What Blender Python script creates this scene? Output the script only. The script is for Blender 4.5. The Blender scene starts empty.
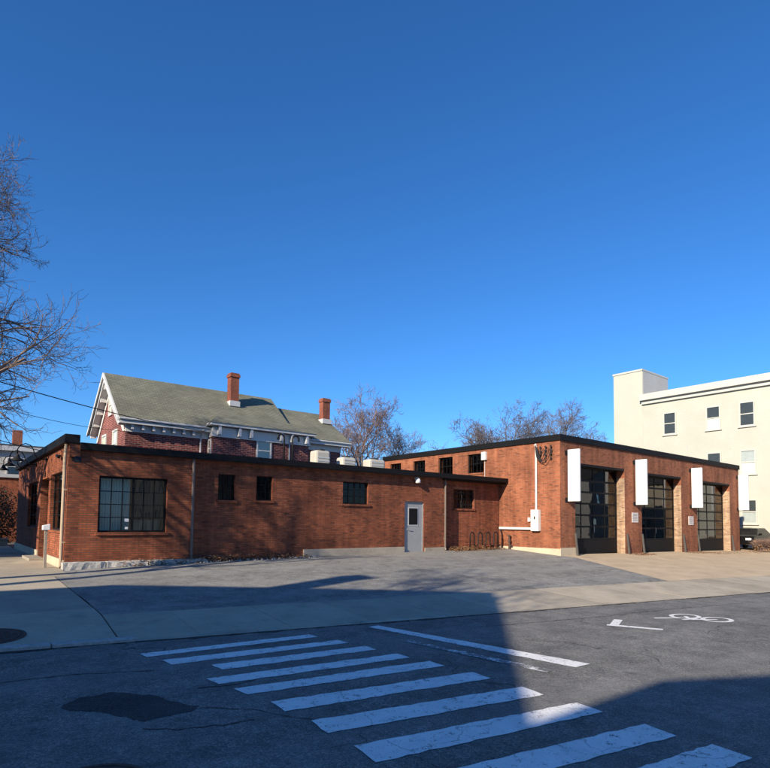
import bpy, bmesh, math, random
import numpy as np
from mathutils import Vector, Matrix

scene = bpy.context.scene
col = scene.collection
R_ = math.radians

# ------------------------------------------------------------------ camera
F_PX, W_PX = 562.6, 770.0
cam_d = bpy.data.cameras.new('camera')
cam_d.sensor_width = 36.0
cam_d.lens = 36.0 * F_PX / W_PX
cam_d.shift_y = 104.6 / W_PX
cam_d.clip_start = 0.05
cam_d.clip_end = 3000
cam = bpy.data.objects.new('camera', cam_d)
col.objects.link(cam)
yaw, pitch, roll = 0.6712, 0.0563, 0.0115
fw = Vector((math.sin(yaw) * math.cos(pitch), math.cos(yaw) * math.cos(pitch), math.sin(pitch)))
rt = Vector((math.cos(yaw), -math.sin(yaw), 0))
up = rt.cross(fw)
r2 = rt * math.cos(roll) + up * math.sin(roll)
u2 = -rt * math.sin(roll) + up * math.cos(roll)
m = Matrix((r2, u2, -fw)).transposed().to_4x4()
m.translation = Vector((-2.6885, -16.9762, 1.7))
cam.matrix_world = m
scene.camera = cam

# ------------------------------------------------------------------ world, sun, exposure
SUN_EL = R_(25.0)
SUN_H = Vector((-0.954, -0.30, 0)).normalized()
to_sun = Vector((SUN_H.x * math.cos(SUN_EL), SUN_H.y * math.cos(SUN_EL), math.sin(SUN_EL)))
world = bpy.data.worlds.new('World')
scene.world = world
world.use_nodes = True
wn = world.node_tree
bg = wn.nodes['Background']
sky = wn.nodes.new('ShaderNodeTexSky')
sky.sky_type = 'NISHITA'
sky.sun_disc = False
sky.sun_elevation = SUN_EL
sky.sun_rotation = math.atan2(SUN_H.x, SUN_H.y)
sky.altitude = 50
sky.air_density = 1.0
sky.dust_density = 0.0
sky.ozone_density = 10.0
grade = wn.nodes.new('ShaderNodeHueSaturation')
grade.inputs['Saturation'].default_value = 1.065
wn.links.new(sky.outputs[0], grade.inputs['Color'])
wn.links.new(grade.outputs[0], bg.inputs[0])
bg.inputs[1].default_value = 0.118
sun_d = bpy.data.lights.new('sun', 'SUN')
sun_d.energy = 5.0
sun_d.angle = R_(0.45)
sun_d.color = (1.0, 0.88, 0.69)
sun = bpy.data.objects.new('sun', sun_d)
col.objects.link(sun)
sun.rotation_euler = to_sun.to_track_quat('Z', 'Y').to_euler()
scene.view_settings.view_transform = 'Standard'
scene.view_settings.look = 'None'
scene.view_settings.gamma = 1.0
scene.view_settings.use_curve_mapping = False
scene.view_settings.exposure = 0.62

# ------------------------------------------------------------------ helpers: materials
def new_mat(name):
    mt = bpy.data.materials.new(name)
    mt.use_nodes = True
    nt = mt.node_tree
    return mt, nt, nt.nodes['Principled BSDF']

def nd(nt, kind, **kw):
    n = nt.nodes.new(kind)
    for k, v in kw.items():
        if k.startswith('i_'):
            key = k[2:]
            key = int(key) if key.isdigit() else key.replace('_', ' ')
            n.inputs[key].default_value = v
        else:
            setattr(n, k, v)
    return n

def ramp(nt, src, stops):
    r = nt.nodes.new('ShaderNodeValToRGB')
    e = r.color_ramp.elements
    while len(e) < len(stops):
        e.new(0.5)
    for i, (p, c) in enumerate(stops):
        e[i].position = p
        e[i].color = (*c, 1) if len(c) == 3 else c
    nt.links.new(src, r.inputs[0])
    return r

def mix(nt, fac, a, b, mode='MIX'):
    mx = nt.nodes.new('ShaderNodeMix')
    mx.data_type = 'RGBA'
    mx.blend_type = mode
    for sock, v in ((mx.inputs[0], fac), (mx.inputs[6], a), (mx.inputs[7], b)):
        if isinstance(v, (int, float)):
            sock.default_value = v
        elif isinstance(v, tuple):
            sock.default_value = (*v, 1) if len(v) == 3 else v
        else:
            nt.links.new(v, sock)
    return mx.outputs[2]

def noise(nt, vec, scale, detail=4, rough=0.6):
    n = nd(nt, 'ShaderNodeTexNoise', i_Scale=scale, i_Detail=detail, i_Roughness=rough)
    nt.links.new(vec, n.inputs['Vector'])
    return n.outputs['Fac']

def bump(nt, bsdf, height, strength, dist):
    b = nd(nt, 'ShaderNodeBump', i_Strength=strength, i_Distance=dist)
    nt.links.new(height, b.inputs['Height'])
    nt.links.new(b.outputs[0], bsdf.inputs['Normal'])

def coords(nt, which='Object'):
    # 'world' gives the position, so that copies and pieces differ from each other
    if which == 'world':
        return nt.nodes.new('ShaderNodeNewGeometry').outputs['Position']
    return nt.nodes.new('ShaderNodeTexCoord').outputs[which]

def mat_brick(name, c1, c2, mortar, bw=0.195, rh=0.062, ms=0.008, stain=0.35, dark=(0.07, 0.03, 0.022)):
    mt, nt, b = new_mat(name)
    uv = coords(nt, 'UV')
    br = nd(nt, 'ShaderNodeTexBrick', i_Scale=1.0, i_Mortar_Size=ms, i_Mortar_Smooth=0.15, i_Bias=0.0,
            i_Brick_Width=bw, i_Row_Height=rh)
    br.offset = 0.5
    br.inputs['Color1'].default_value = (*c1, 1)
    br.inputs['Color2'].default_value = (*c2, 1)
    br.inputs['Mortar'].default_value = (*mortar, 1)
    nt.links.new(uv, br.inputs['Vector'])
    pos = coords(nt, 'world')
    # single darker, burnt bricks
    mp = nd(nt, 'ShaderNodeMapping')
    mp.inputs['Scale'].default_value = (1 / bw, 1 / rh, 1)
    nt.links.new(uv, mp.inputs[0])
    wn_ = nd(nt, 'ShaderNodeTexWhiteNoise', noise_dimensions='2D')
    sp_ = nd(nt, 'ShaderNodeSeparateXYZ')
    nt.links.new(mp.outputs[0], sp_.inputs[0])
    rowf = nd(nt, 'ShaderNodeMath', operation='FLOOR')
    nt.links.new(sp_.outputs[1], rowf.inputs[0])
    odd = nd(nt, 'ShaderNodeMath', operation='FLOORED_MODULO')
    nt.links.new(rowf.outputs[0], odd.inputs[0]); odd.inputs[1].default_value = 2.0
    sh_ = nd(nt, 'ShaderNodeMath', operation='MULTIPLY_ADD')
    nt.links.new(odd.outputs[0], sh_.inputs[0]); sh_.inputs[1].default_value = -0.5
    nt.links.new(sp_.outputs[0], sh_.inputs[2])
    colf = nd(nt, 'ShaderNodeMath', operation='ADD')
    nt.links.new(sh_.outputs[0], colf.inputs[0]); colf.inputs[1].default_value = 0.5
    colg = nd(nt, 'ShaderNodeMath', operation='FLOOR')
    nt.links.new(colf.outputs[0], colg.inputs[0])
    cmb = nd(nt, 'ShaderNodeCombineXYZ')
    nt.links.new(colg.outputs[0], cmb.inputs[0]); nt.links.new(rowf.outputs[0], cmb.inputs[1])
    nt.links.new(cmb.outputs[0], wn_.inputs['Vector'])
    burnt = ramp(nt, wn_.outputs['Value'], [(0.55, (0, 0, 0)), (0.85, (0.22, 0.22, 0.22)), (1.0, (0.62, 0.62, 0.62))])
    inv = nd(nt, 'ShaderNodeMath', operation='SUBTRACT')
    inv.inputs[0].default_value = 1.0
    nt.links.new(br.outputs['Fac'], inv.inputs[1])
    bf = nd(nt, 'ShaderNodeMath', operation='MULTIPLY')
    nt.links.new(burnt.outputs[0], bf.inputs[0])
    nt.links.new(inv.outputs[0], bf.inputs[1])
    c = mix(nt, bf.outputs[0], br.outputs['Color'], dark)
    big = ramp(nt, noise(nt, pos, 0.55, 5, 0.65), [(0.30, (0.62, 0.60, 0.60)), (0.62, (1.08, 1.05, 1.02))])
    c = mix(nt, 1.0, c, big.outputs[0], 'MULTIPLY')
    st = ramp(nt, noise(nt, pos, 2.3, 6, 0.7), [(0.52, (0, 0, 0)), (0.75, (stain, stain, stain))])
    c = mix(nt, st.outputs[0], c, (0.10, 0.055, 0.04))
    mps = nd(nt, 'ShaderNodeMapping')
    mps.inputs['Scale'].default_value = (2.6, 2.6, 0.22)
    nt.links.new(pos, mps.inputs[0])
    strk = ramp(nt, noise(nt, mps.outputs[0], 1.0, 5, 0.7), [(0.40, (0.74, 0.73, 0.73)), (0.58, (1.06, 1.05, 1.04))])
    c = mix(nt, 1.0, c, strk.outputs[0], 'MULTIPLY')
    fine = ramp(nt, noise(nt, pos, 60, 3, 0.6), [(0.2, (0.8, 0.8, 0.8)), (0.8, (1.15, 1.15, 1.15))])
    c = mix(nt, 1.0, c, fine.outputs[0], 'MULTIPLY')
    nt.links.new(c, b.inputs['Base Color'])
    b.inputs['Roughness'].default_value = 0.9
    b.inputs['Specular IOR Level'].default_value = 0.25
    h = nd(nt, 'ShaderNodeMath', operation='MULTIPLY_ADD')
    nt.links.new(noise(nt, pos, 45, 3, 0.6), h.inputs[0])
    h.inputs[1].default_value = 0.35
    nt.links.new(inv.outputs[0], h.inputs[2])
    bump(nt, b, h.outputs[0], 0.8, 0.008)
    return mt

def mat_plain(name, c, rough=0.6, metal=0.0, var=0.15, scale=3.0, spec=0.4, bmp=0.0, bscale=40, dirt=None):
    mt, nt, b = new_mat(name)
    pos = coords(nt, 'world')
    r = ramp(nt, noise(nt, pos, scale, 5, 0.65),
             [(0.25, tuple(x * (1 - var) for x in c)), (0.75, tuple(min(1, x * (1 + var)) for x in c))])
    out = r.outputs[0]
    if dirt:
        d = ramp(nt, noise(nt, pos, scale * 2.3, 6, 0.75), [(0.5, (0, 0, 0)), (0.8, (0.7, 0.7, 0.7))])
        out = mix(nt, d.outputs[0], out, dirt)
    nt.links.new(out, b.inputs['Base Color'])
    b.inputs['Roughness'].default_value = rough
    b.inputs['Metallic'].default_value = metal
    b.inputs['Specular IOR Level'].default_value = spec
    if bmp:
        bump(nt, b, noise(nt, pos, bscale, 4, 0.6), bmp, 0.01)
    return mt

def mat_asphalt(name, c, light, crack_scale=0.45, crack=0.7, spec=0.3, aggregate=1.0):
    mt, nt, b = new_mat(name)
    pos = coords(nt, 'world')
    base = ramp(nt, noise(nt, pos, 0.5, 6, 0.7), [(0.28, tuple(x * 0.72 for x in c)), (0.72, tuple(x * 1.22 for x in c))])
    o = base.outputs[0]
    # aggregate grains
    gr = ramp(nt, noise(nt, pos, 62, 3, 0.75), [(0.36, (0.52, 0.52, 0.52)), (0.50, (0.95, 0.95, 0.95)), (0.62, (1.70, 1.67, 1.60))])
    o = mix(nt, aggregate, o, gr.outputs[0], 'MULTIPLY')
    gr2 = ramp(nt, noise(nt, pos, 22, 6, 0.85), [(0.38, (0.68, 0.68, 0.68)), (0.62, (1.32, 1.32, 1.29))])
    o = mix(nt, 1.0, o, gr2.outputs[0], 'MULTIPLY')
    bl_ = ramp(nt, noise(nt, pos, 2.6, 7, 0.78), [(0.38, (0.70, 0.70, 0.71)), (0.62, (1.25, 1.25, 1.23))])
    o = mix(nt, 1.0, o, bl_.outputs[0], 'MULTIPLY')
    # worn, dusty lighter streaks along the street
    mp = nd(nt, 'ShaderNodeMapping')
    mp.inputs['Rotation'].default_value = (0, 0, 0.15)
    mp.inputs['Scale'].default_value = (0.12, 1.2, 1)
    nt.links.new(pos, mp.inputs[0])
    stk = ramp(nt, noise(nt, mp.outputs[0], 1.0, 5, 0.65), [(0.42, (0, 0, 0)), (0.75, (0.6, 0.6, 0.6))])
    o = mix(nt, stk.outputs[0], o, light)
    # cracks
    wob = nd(nt, 'ShaderNodeTexNoise', i_Scale=1.6, i_Detail=5)
    nt.links.new(pos, wob.inputs['Vector'])
    add = nd(nt, 'ShaderNodeVectorMath', operation='MULTIPLY_ADD')
    nt.links.new(wob.outputs['Color'], add.inputs[0])
    add.inputs[1].default_value = (0.9, 0.9, 0)
    nt.links.new(pos, add.inputs[2])
    vo = nd(nt, 'ShaderNodeTexVoronoi', feature='DISTANCE_TO_EDGE', i_Scale=crack_scale)
    vo.voronoi_dimensions = '2D'
    nt.links.new(add.outputs[0], vo.inputs['Vector'])
    ck = ramp(nt, vo.outputs['Distance'], [(0.0, (1, 1, 1)), (0.010, (0, 0, 0))])
    msk = ramp(nt, noise(nt, pos, 0.7, 3, 0.6), [(0.46, (0, 0, 0)), (0.60, (crack, crack, crack))])
    ckm = nd(nt, 'ShaderNodeMath', operation='MULTIPLY')
    nt.links.new(ck.outputs[0], ckm.inputs[0])
    nt.links.new(msk.outputs[0], ckm.inputs[1])
    o = mix(nt, ckm.outputs[0], o, (0.012, 0.012, 0.012))
    nt.links.new(o, b.inputs['Base Color'])
    b.inputs['Roughness'].default_value = 0.88
    b.inputs['Specular IOR Level'].default_value = spec
    h = nd(nt, 'ShaderNodeMath', operation='SUBTRACT')
    nt.links.new(noise(nt, pos, 85, 3, 0.7), h.inputs[0])
    nt.links.new(ckm.outputs[0], h.inputs[1])
    bump(nt, b, h.outputs[0], 0.75, 0.012)
    return mt

def mat_concrete(name, c, stain=(0.16, 0.145, 0.12), amount=0.55, bmp=0.5):
    mt, nt, b = new_mat(name)
    pos = coords(nt, 'world')
    oi = nt.nodes.new('ShaderNodeObjectInfo')
    base = ramp(nt, noise(nt, pos, 1.1, 6, 0.7), [(0.25, tuple(x * 0.80 for x in c)), (0.75, tuple(min(1, x * 1.16) for x in c))])
    o = base.outputs[0]
    tone = ramp(nt, oi.outputs['Random'], [(0, (0.86, 0.86, 0.86)), (1, (1.08, 1.07, 1.05))])
    o = mix(nt, 1.0, o, tone.outputs[0], 'MULTIPLY')
    st = ramp(nt, noise(nt, pos, 0.9, 7, 0.75), [(0.52, (0, 0, 0)), (0.74, (amount, amount, amount))])
    o = mix(nt, st.outputs[0], o, stain)
    sp = ramp(nt, noise(nt, pos, 90, 2, 0.6), [(0.28, (0.70, 0.70, 0.70)), (0.5, (1, 1, 1)), (0.75, (1.2, 1.2, 1.2))])
    o = mix(nt, 1.0, o, sp.outputs[0], 'MULTIPLY')
    nt.links.new(o, b.inputs['Base Color'])
    b.inputs['Roughness'].default_value = 0.92
    b.inputs['Specular IOR Level'].default_value = 0.25
    bump(nt, b, noise(nt, pos, 55, 4, 0.65), bmp, 0.006)
    return mt

def mat_paint(name, under, wear=0.5, white=(0.90, 0.89, 0.86)):
    mt, nt, b = new_mat(name)
    pos = coords(nt, 'world')
    n1 = noise(nt, pos, 9, 7, 0.8)
    n2 = noise(nt, pos, 70, 3, 0.7)
    s = nd(nt, 'ShaderNodeMath', operation='MULTIPLY_ADD')
    nt.links.new(n2, s.inputs[0]); s.inputs[1].default_value = 0.45
    nt.links.new(n1, s.inputs[2])
    w = ramp(nt, s.outputs[0], [(wear, (1, 1, 1)), (wear + 0.10, (0, 0, 0))])
    wob = nd(nt, 'ShaderNodeTexNoise', i_Scale=1.6, i_Detail=5)
    nt.links.new(pos, wob.inputs['Vector'])
    add = nd(nt, 'ShaderNodeVectorMath', operation='MULTIPLY_ADD')
    nt.links.new(wob.outputs['Color'], add.inputs[0])
    add.inputs[1].default_value = (0.9, 0.9, 0)
    nt.links.new(pos, add.inputs[2])
    vo = nd(nt, 'ShaderNodeTexVoronoi', feature='DISTANCE_TO_EDGE', i_Scale=0.9)
    vo.voronoi_dimensions = '2D'
    nt.links.new(add.outputs[0], vo.inputs['Vector'])
    ck = ramp(nt, vo.outputs['Distance'], [(0.0, (0.55, 0.55, 0.55)), (0.008, (0, 0, 0))])
    dirt = ramp(nt, noise(nt, pos, 2.0, 6, 0.7), [(0.3, tuple(x * 0.80 for x in white)), (0.7, white)])
    gr = ramp(nt, n2, [(0.3, (0.86, 0.86, 0.86)), (0.6, (1, 1, 1))])
    pc = mix(nt, 1.0, dirt.outputs[0], gr.outputs[0], 'MULTIPLY')
    o = mix(nt, w.outputs[0], pc, under)
    o = mix(nt, ck.outputs[0], o, (0.02, 0.02, 0.02))
    nt.links.new(o, b.inputs['Base Color'])
    b.inputs['Roughness'].default_value = 0.75
    b.inputs['Specular IOR Level'].default_value = 0.3
    bump(nt, b, noise(nt, pos, 80, 3, 0.7), 0.5, 0.006)
    return mt

def mat_glass(name, tint=(0.55, 0.6, 0.6), ior=1.6):
    mt, nt, b = new_mat(name)
    nt.nodes.remove(b)
    tr = nd(nt, 'ShaderNodeBsdfTransparent')
    tr.inputs[0].default_value = (*tint, 1)
    gl = nd(nt, 'ShaderNodeBsdfGlossy', i_Roughness=0.015)
    gl.inputs[0].default_value = (0.95, 0.97, 1.0, 1)
    pos = coords(nt, 'world')
    bp = nd(nt, 'ShaderNodeBump', i_Strength=0.12, i_Distance=0.02)
    nt.links.new(noise(nt, pos, 1.4, 2, 0.4), bp.inputs['Height'])
    nt.links.new(bp.outputs[0], gl.inputs['Normal'])
    fr = nd(nt, 'ShaderNodeFresnel', i_IOR=ior)
    mx = nd(nt, 'ShaderNodeMixShader')
    nt.links.new(fr.outputs[0], mx.inputs[0])
    nt.links.new(tr.outputs[0], mx.inputs[1])
    nt.links.new(gl.outputs[0], mx.inputs[2])
    nt.links.new(mx.outputs[0], nt.nodes['Material Output'].inputs[0])
    return mt

def mat_siding(name, c, pitch=0.115, rough=0.6, depth=0.02):
    mt, nt, b = new_mat(name)
    uv = coords(nt, 'UV')
    pos = coords(nt, 'world')
    sep = nd(nt, 'ShaderNodeSeparateXYZ')
    nt.links.new(uv, sep.inputs[0])
    dv = nd(nt, 'ShaderNodeMath', operation='DIVIDE')
    dv.inputs[1].default_value = pitch
    nt.links.new(sep.outputs[1], dv.inputs[0])
    frc = nd(nt, 'ShaderNodeMath', operation='FRACT')
    nt.links.new(dv.outputs[0], frc.inputs[0])
    r = ramp(nt, noise(nt, pos, 0.6, 5, 0.65), [(0.25, tuple(x * 0.9 for x in c)), (0.75, tuple(min(1, x * 1.05) for x in c))])
    nt.links.new(r.outputs[0], b.inputs['Base Color'])
    b.inputs['Roughness'].default_value = rough
    inv = nd(nt, 'ShaderNodeMath', operation='SUBTRACT')
    inv.inputs[0].default_value = 1.0
    nt.links.new(frc.outputs[0], inv.inputs[1])
    bump(nt, b, inv.outputs[0], 0.55, depth)
    return mt

def mat_shingle(name, c, c2):
    mt, nt, b = new_mat(name)
    uv = coords(nt, 'UV')
    pos = coords(nt, 'world')
    br = nd(nt, 'ShaderNodeTexBrick', i_Scale=1.0, i_Mortar_Size=0.012, i_Brick_Width=0.30, i_Row_Height=0.14, i_Bias=0.0)
    br.inputs['Color1'].default_value = (*c, 1)
    br.inputs['Color2'].default_value = (*c2, 1)
    br.inputs['Mortar'].default_value = (*[x * 0.45 for x in c], 1)
    nt.links.new(uv, br.inputs['Vector'])
    n = ramp(nt, noise(nt, pos, 0.9, 6, 0.7), [(0.3, (0.75, 0.75, 0.75)), (0.7, (1.15, 1.15, 1.12))])
    o = mix(nt, 1.0, br.outputs['Color'], n.outputs[0], 'MULTIPLY')
    n2 = ramp(nt, noise(nt, pos, 30, 3, 0.7), [(0.3, (0.8, 0.8, 0.8)), (0.7, (1.2, 1.2, 1.2))])
    o = mix(nt, 1.0, o, n2.outputs[0], 'MULTIPLY')
    nt.links.new(o, b.inputs['Base Color'])
    b.inputs['Roughness'].default_value = 0.95
    b.inputs['Specular IOR Level'].default_value = 0.15
    bump(nt, b, br.outputs['Fac'], -0.6, 0.012)
    return mt

def mat_bark(name, c):
    return mat_plain(name, c, rough=0.95, var=0.35, scale=8, spec=0.15, bmp=0.6, bscale=25)

M = {}
M['brick'] = mat_brick('orange_brick', (0.405, 0.122, 0.056), (0.275, 0.074, 0.036), (0.15, 0.085, 0.06))
M['brick_garage'] = mat_brick('garage_brick', (0.41, 0.140, 0.068), (0.33, 0.102, 0.050), (0.26, 0.15, 0.10), stain=0.15)
M['brick_red'] = mat_brick('house_brick', (0.27, 0.055, 0.045), (0.19, 0.038, 0.036), (0.34, 0.22, 0.20), bw=0.29, rh=0.10, ms=0.017, stain=0.35, dark=(0.06, 0.018, 0.022))
M['brick_pale'] = mat_brick('pale_reveal_brick', (0.55, 0.40, 0.27), (0.42, 0.24, 0.15), (0.46, 0.36, 0.26), stain=0.1)
M['brick_chimney'] = mat_brick('chimney_brick', (0.36, 0.10, 0.06), (0.27, 0.07, 0.045), (0.25, 0.15, 0.11))
M['road'] = mat_asphalt('road_asphalt', (0.165, 0.161, 0.153), (0.24, 0.233, 0.22), crack_scale=0.40)
M['drive'] = mat_asphalt('driveway_asphalt', (0.225, 0.219, 0.205), (0.33, 0.32, 0.30), crack_scale=0.28, crack=0.5, aggregate=0.7)
M['patch'] = mat_asphalt('patch_asphalt', (0.045, 0.045, 0.046), (0.06, 0.06, 0.06), crack=0.0)
M['concrete'] = mat_concrete('sidewalk_concrete', (0.43, 0.375, 0.29))
M['apron'] = mat_concrete('apron_concrete', (0.49, 0.385, 0.265), stain=(0.30, 0.22, 0.14), amount=0.5)
M['joint'] = mat_plain('joint_dirt', (0.045, 0.04, 0.034), rough=1, bmp=0.4)
M['granite'] = mat_plain('granite', (0.40, 0.385, 0.36), rough=0.9, var=0.35, scale=14, bmp=1.0, bscale=18, dirt=(0.17, 0.15, 0.13))
M['foundation'] = mat_concrete('foundation_concrete', (0.34, 0.30, 0.25), amount=0.6)
M['foundation_pale'] = mat_concrete('cream_base', (0.55, 0.46, 0.34), amount=0.4)
M['ground'] = mat_plain('earth', (0.085, 0.075, 0.06), rough=1, var=0.3, bmp=0.5)
M['paint'] = mat_paint('crossing_paint', (0.13, 0.13, 0.13), 0.565)
M['paint_worn'] = mat_paint('worn_paint', (0.14, 0.14, 0.14), 0.72)
M['black_metal'] = mat_plain('black_metal', (0.012, 0.012, 0.013), rough=0.5, var=0.2, spec=0.25)
M['fascia'] = mat_plain('black_fascia', (0.0085, 0.0085, 0.0095), rough=0.6, var=0.25, scale=1.0, spec=0.15)
M['membrane'] = mat_plain('roof_membrane', (0.09, 0.09, 0.09), rough=0.9)
M['steel_frame'] = mat_plain('window_frame_black', (0.009, 0.009, 0.010), rough=0.6, spec=0.15)
M['glass'] = mat_glass('window_glass', (0.80, 0.84, 0.83), ior=1.33)
M['glass_dark'] = mat_glass('door_glass', (0.42, 0.46, 0.48), ior=1.5)
M['sign_white'] = mat_plain('sign_white', (0.72, 0.72, 0.71), rough=0.4, var=0.03, scale=1.5)
M['box_white'] = mat_plain('white_enamel', (0.72, 0.71, 0.67), rough=0.5, var=0.06, dirt=(0.5, 0.46, 0.4))
M['grey_door'] = mat_plain('grey_door_paint', (0.29, 0.30, 0.31), rough=0.5, var=0.08)
M['tan_pipe'] = mat_plain('tan_pipe', (0.42, 0.32, 0.22), rough=0.6)
M['brown_pipe'] = mat_plain('brown_downspout', (0.16, 0.12, 0.10), rough=0.5)
M['galv'] = mat_plain('galvanised', (0.42, 0.42, 0.42), rough=0.5, metal=0.4)
M['iron'] = mat_plain('rusty_iron', (0.075, 0.045, 0.035), rough=0.8, var=0.4, scale=12, bmp=0.7, bscale=40)
M['cream'] = mat_siding('cream_siding', (0.445, 0.44, 0.372))
M['cream_tower'] = mat_plain('tower_panel', (0.455, 0.45, 0.38), rough=0.6, var=0.04, scale=0.8)
M['grey_siding'] = mat_siding('grey_siding', (0.46, 0.45, 0.42))
M['white_siding'] = mat_siding('white_siding', (0.78, 0.76, 0.70))
M['tan_siding'] = mat_siding('tan_siding', (0.52, 0.45, 0.34))
M['trim'] = mat_plain('white_trim', (0.62, 0.61, 0.58), rough=0.5, var=0.05)
M['trim_grey'] = mat_plain('grey_trim', (0.50, 0.51, 0.52), rough=0.5, var=0.08)
M['shingle_green'] = mat_shingle('green_shingles', (0.215, 0.212, 0.162), (0.175, 0.174, 0.136))
M['shingle_grey'] = mat_shingle('grey_shingles', (0.10, 0.10, 0.105), (0.075, 0.075, 0.08))
M['curtain'] = mat_plain('curtain', (0.80, 0.79, 0.70), rough=0.9, var=0.05)
M['cabinet'] = mat_plain('cabinet', (0.33, 0.25, 0.18), rough=0.7)
M['inside'] = mat_plain('inside_wall', (0.16, 0.155, 0.15), rough=0.9)
M['bark'] = mat_bark('bark', (0.17, 0.135, 0.11))
M['bark_grey'] = mat_bark('grey_bark', (0.15, 0.135, 0.13))
M['twig_red'] = mat_bark('reddish_twigs', (0.21, 0.145, 0.125))
M['twig'] = mat_bark('twigs', (0.20, 0.155, 0.135))
M['twig_far'] = mat_bark('far_twigs', (0.145, 0.12, 0.115))
M['leaf_dry'] = mat_plain('dry_leaves', (0.27, 0.145, 0.075), rough=0.9, var=0.6, scale=40)
M['leaf_green'] = mat_plain('evergreen', (0.035, 0.055, 0.028), rough=0.8, var=0.5, scale=10)
M['wood'] = mat_plain('weathered_wood', (0.30, 0.25, 0.20), rough=0.9, var=0.25, scale=15)
M['wire'] = mat_plain('cable_rubber', (0.02, 0.02, 0.021), rough=0.7)
M['car_paint'] = mat_plain('black_car_paint', (0.008, 0.008, 0.009), rough=0.25, var=0.05, spec=0.12)
M['tyre'] = mat_plain('tyre_rubber', (0.02, 0.02, 0.02), rough=0.85)
M['red_lamp'] = mat_plain('lamp_red', (0.35, 0.02, 0.02), rough=0.3)
M['lamp_glass'] = mat_plain('lamp_clear', (0.7, 0.7, 0.68), rough=0.2)
M['blind_dark'] = mat_plain('dark_blind', (0.035, 0.045, 0.055), rough=0.8, var=0.2)
M['ac'] = mat_plain('cream_enamel', (0.46, 0.435, 0.37), rough=0.55, var=0.08, dirt=(0.42, 0.38, 0.32))
M['guard'] = mat_plain('grey_guard', (0.07, 0.065, 0.06), rough=0.7, var=0.3)
M['dark_siding'] = mat_siding('dark_siding', (0.07, 0.07, 0.072))
M['cream_trim'] = mat_plain('cream_trim', (0.50, 0.49, 0.44), rough=0.5, var=0.05)
M['dim_room'] = mat_plain('dim_room', (0.055, 0.065, 0.075), rough=0.8, var=0.2)
M['ink'] = mat_plain('print_grey', (0.22, 0.22, 0.24), rough=0.8)
M['paper'] = mat_plain('notice_paper', (0.68, 0.62, 0.58), rough=0.7, var=0.05)

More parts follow.
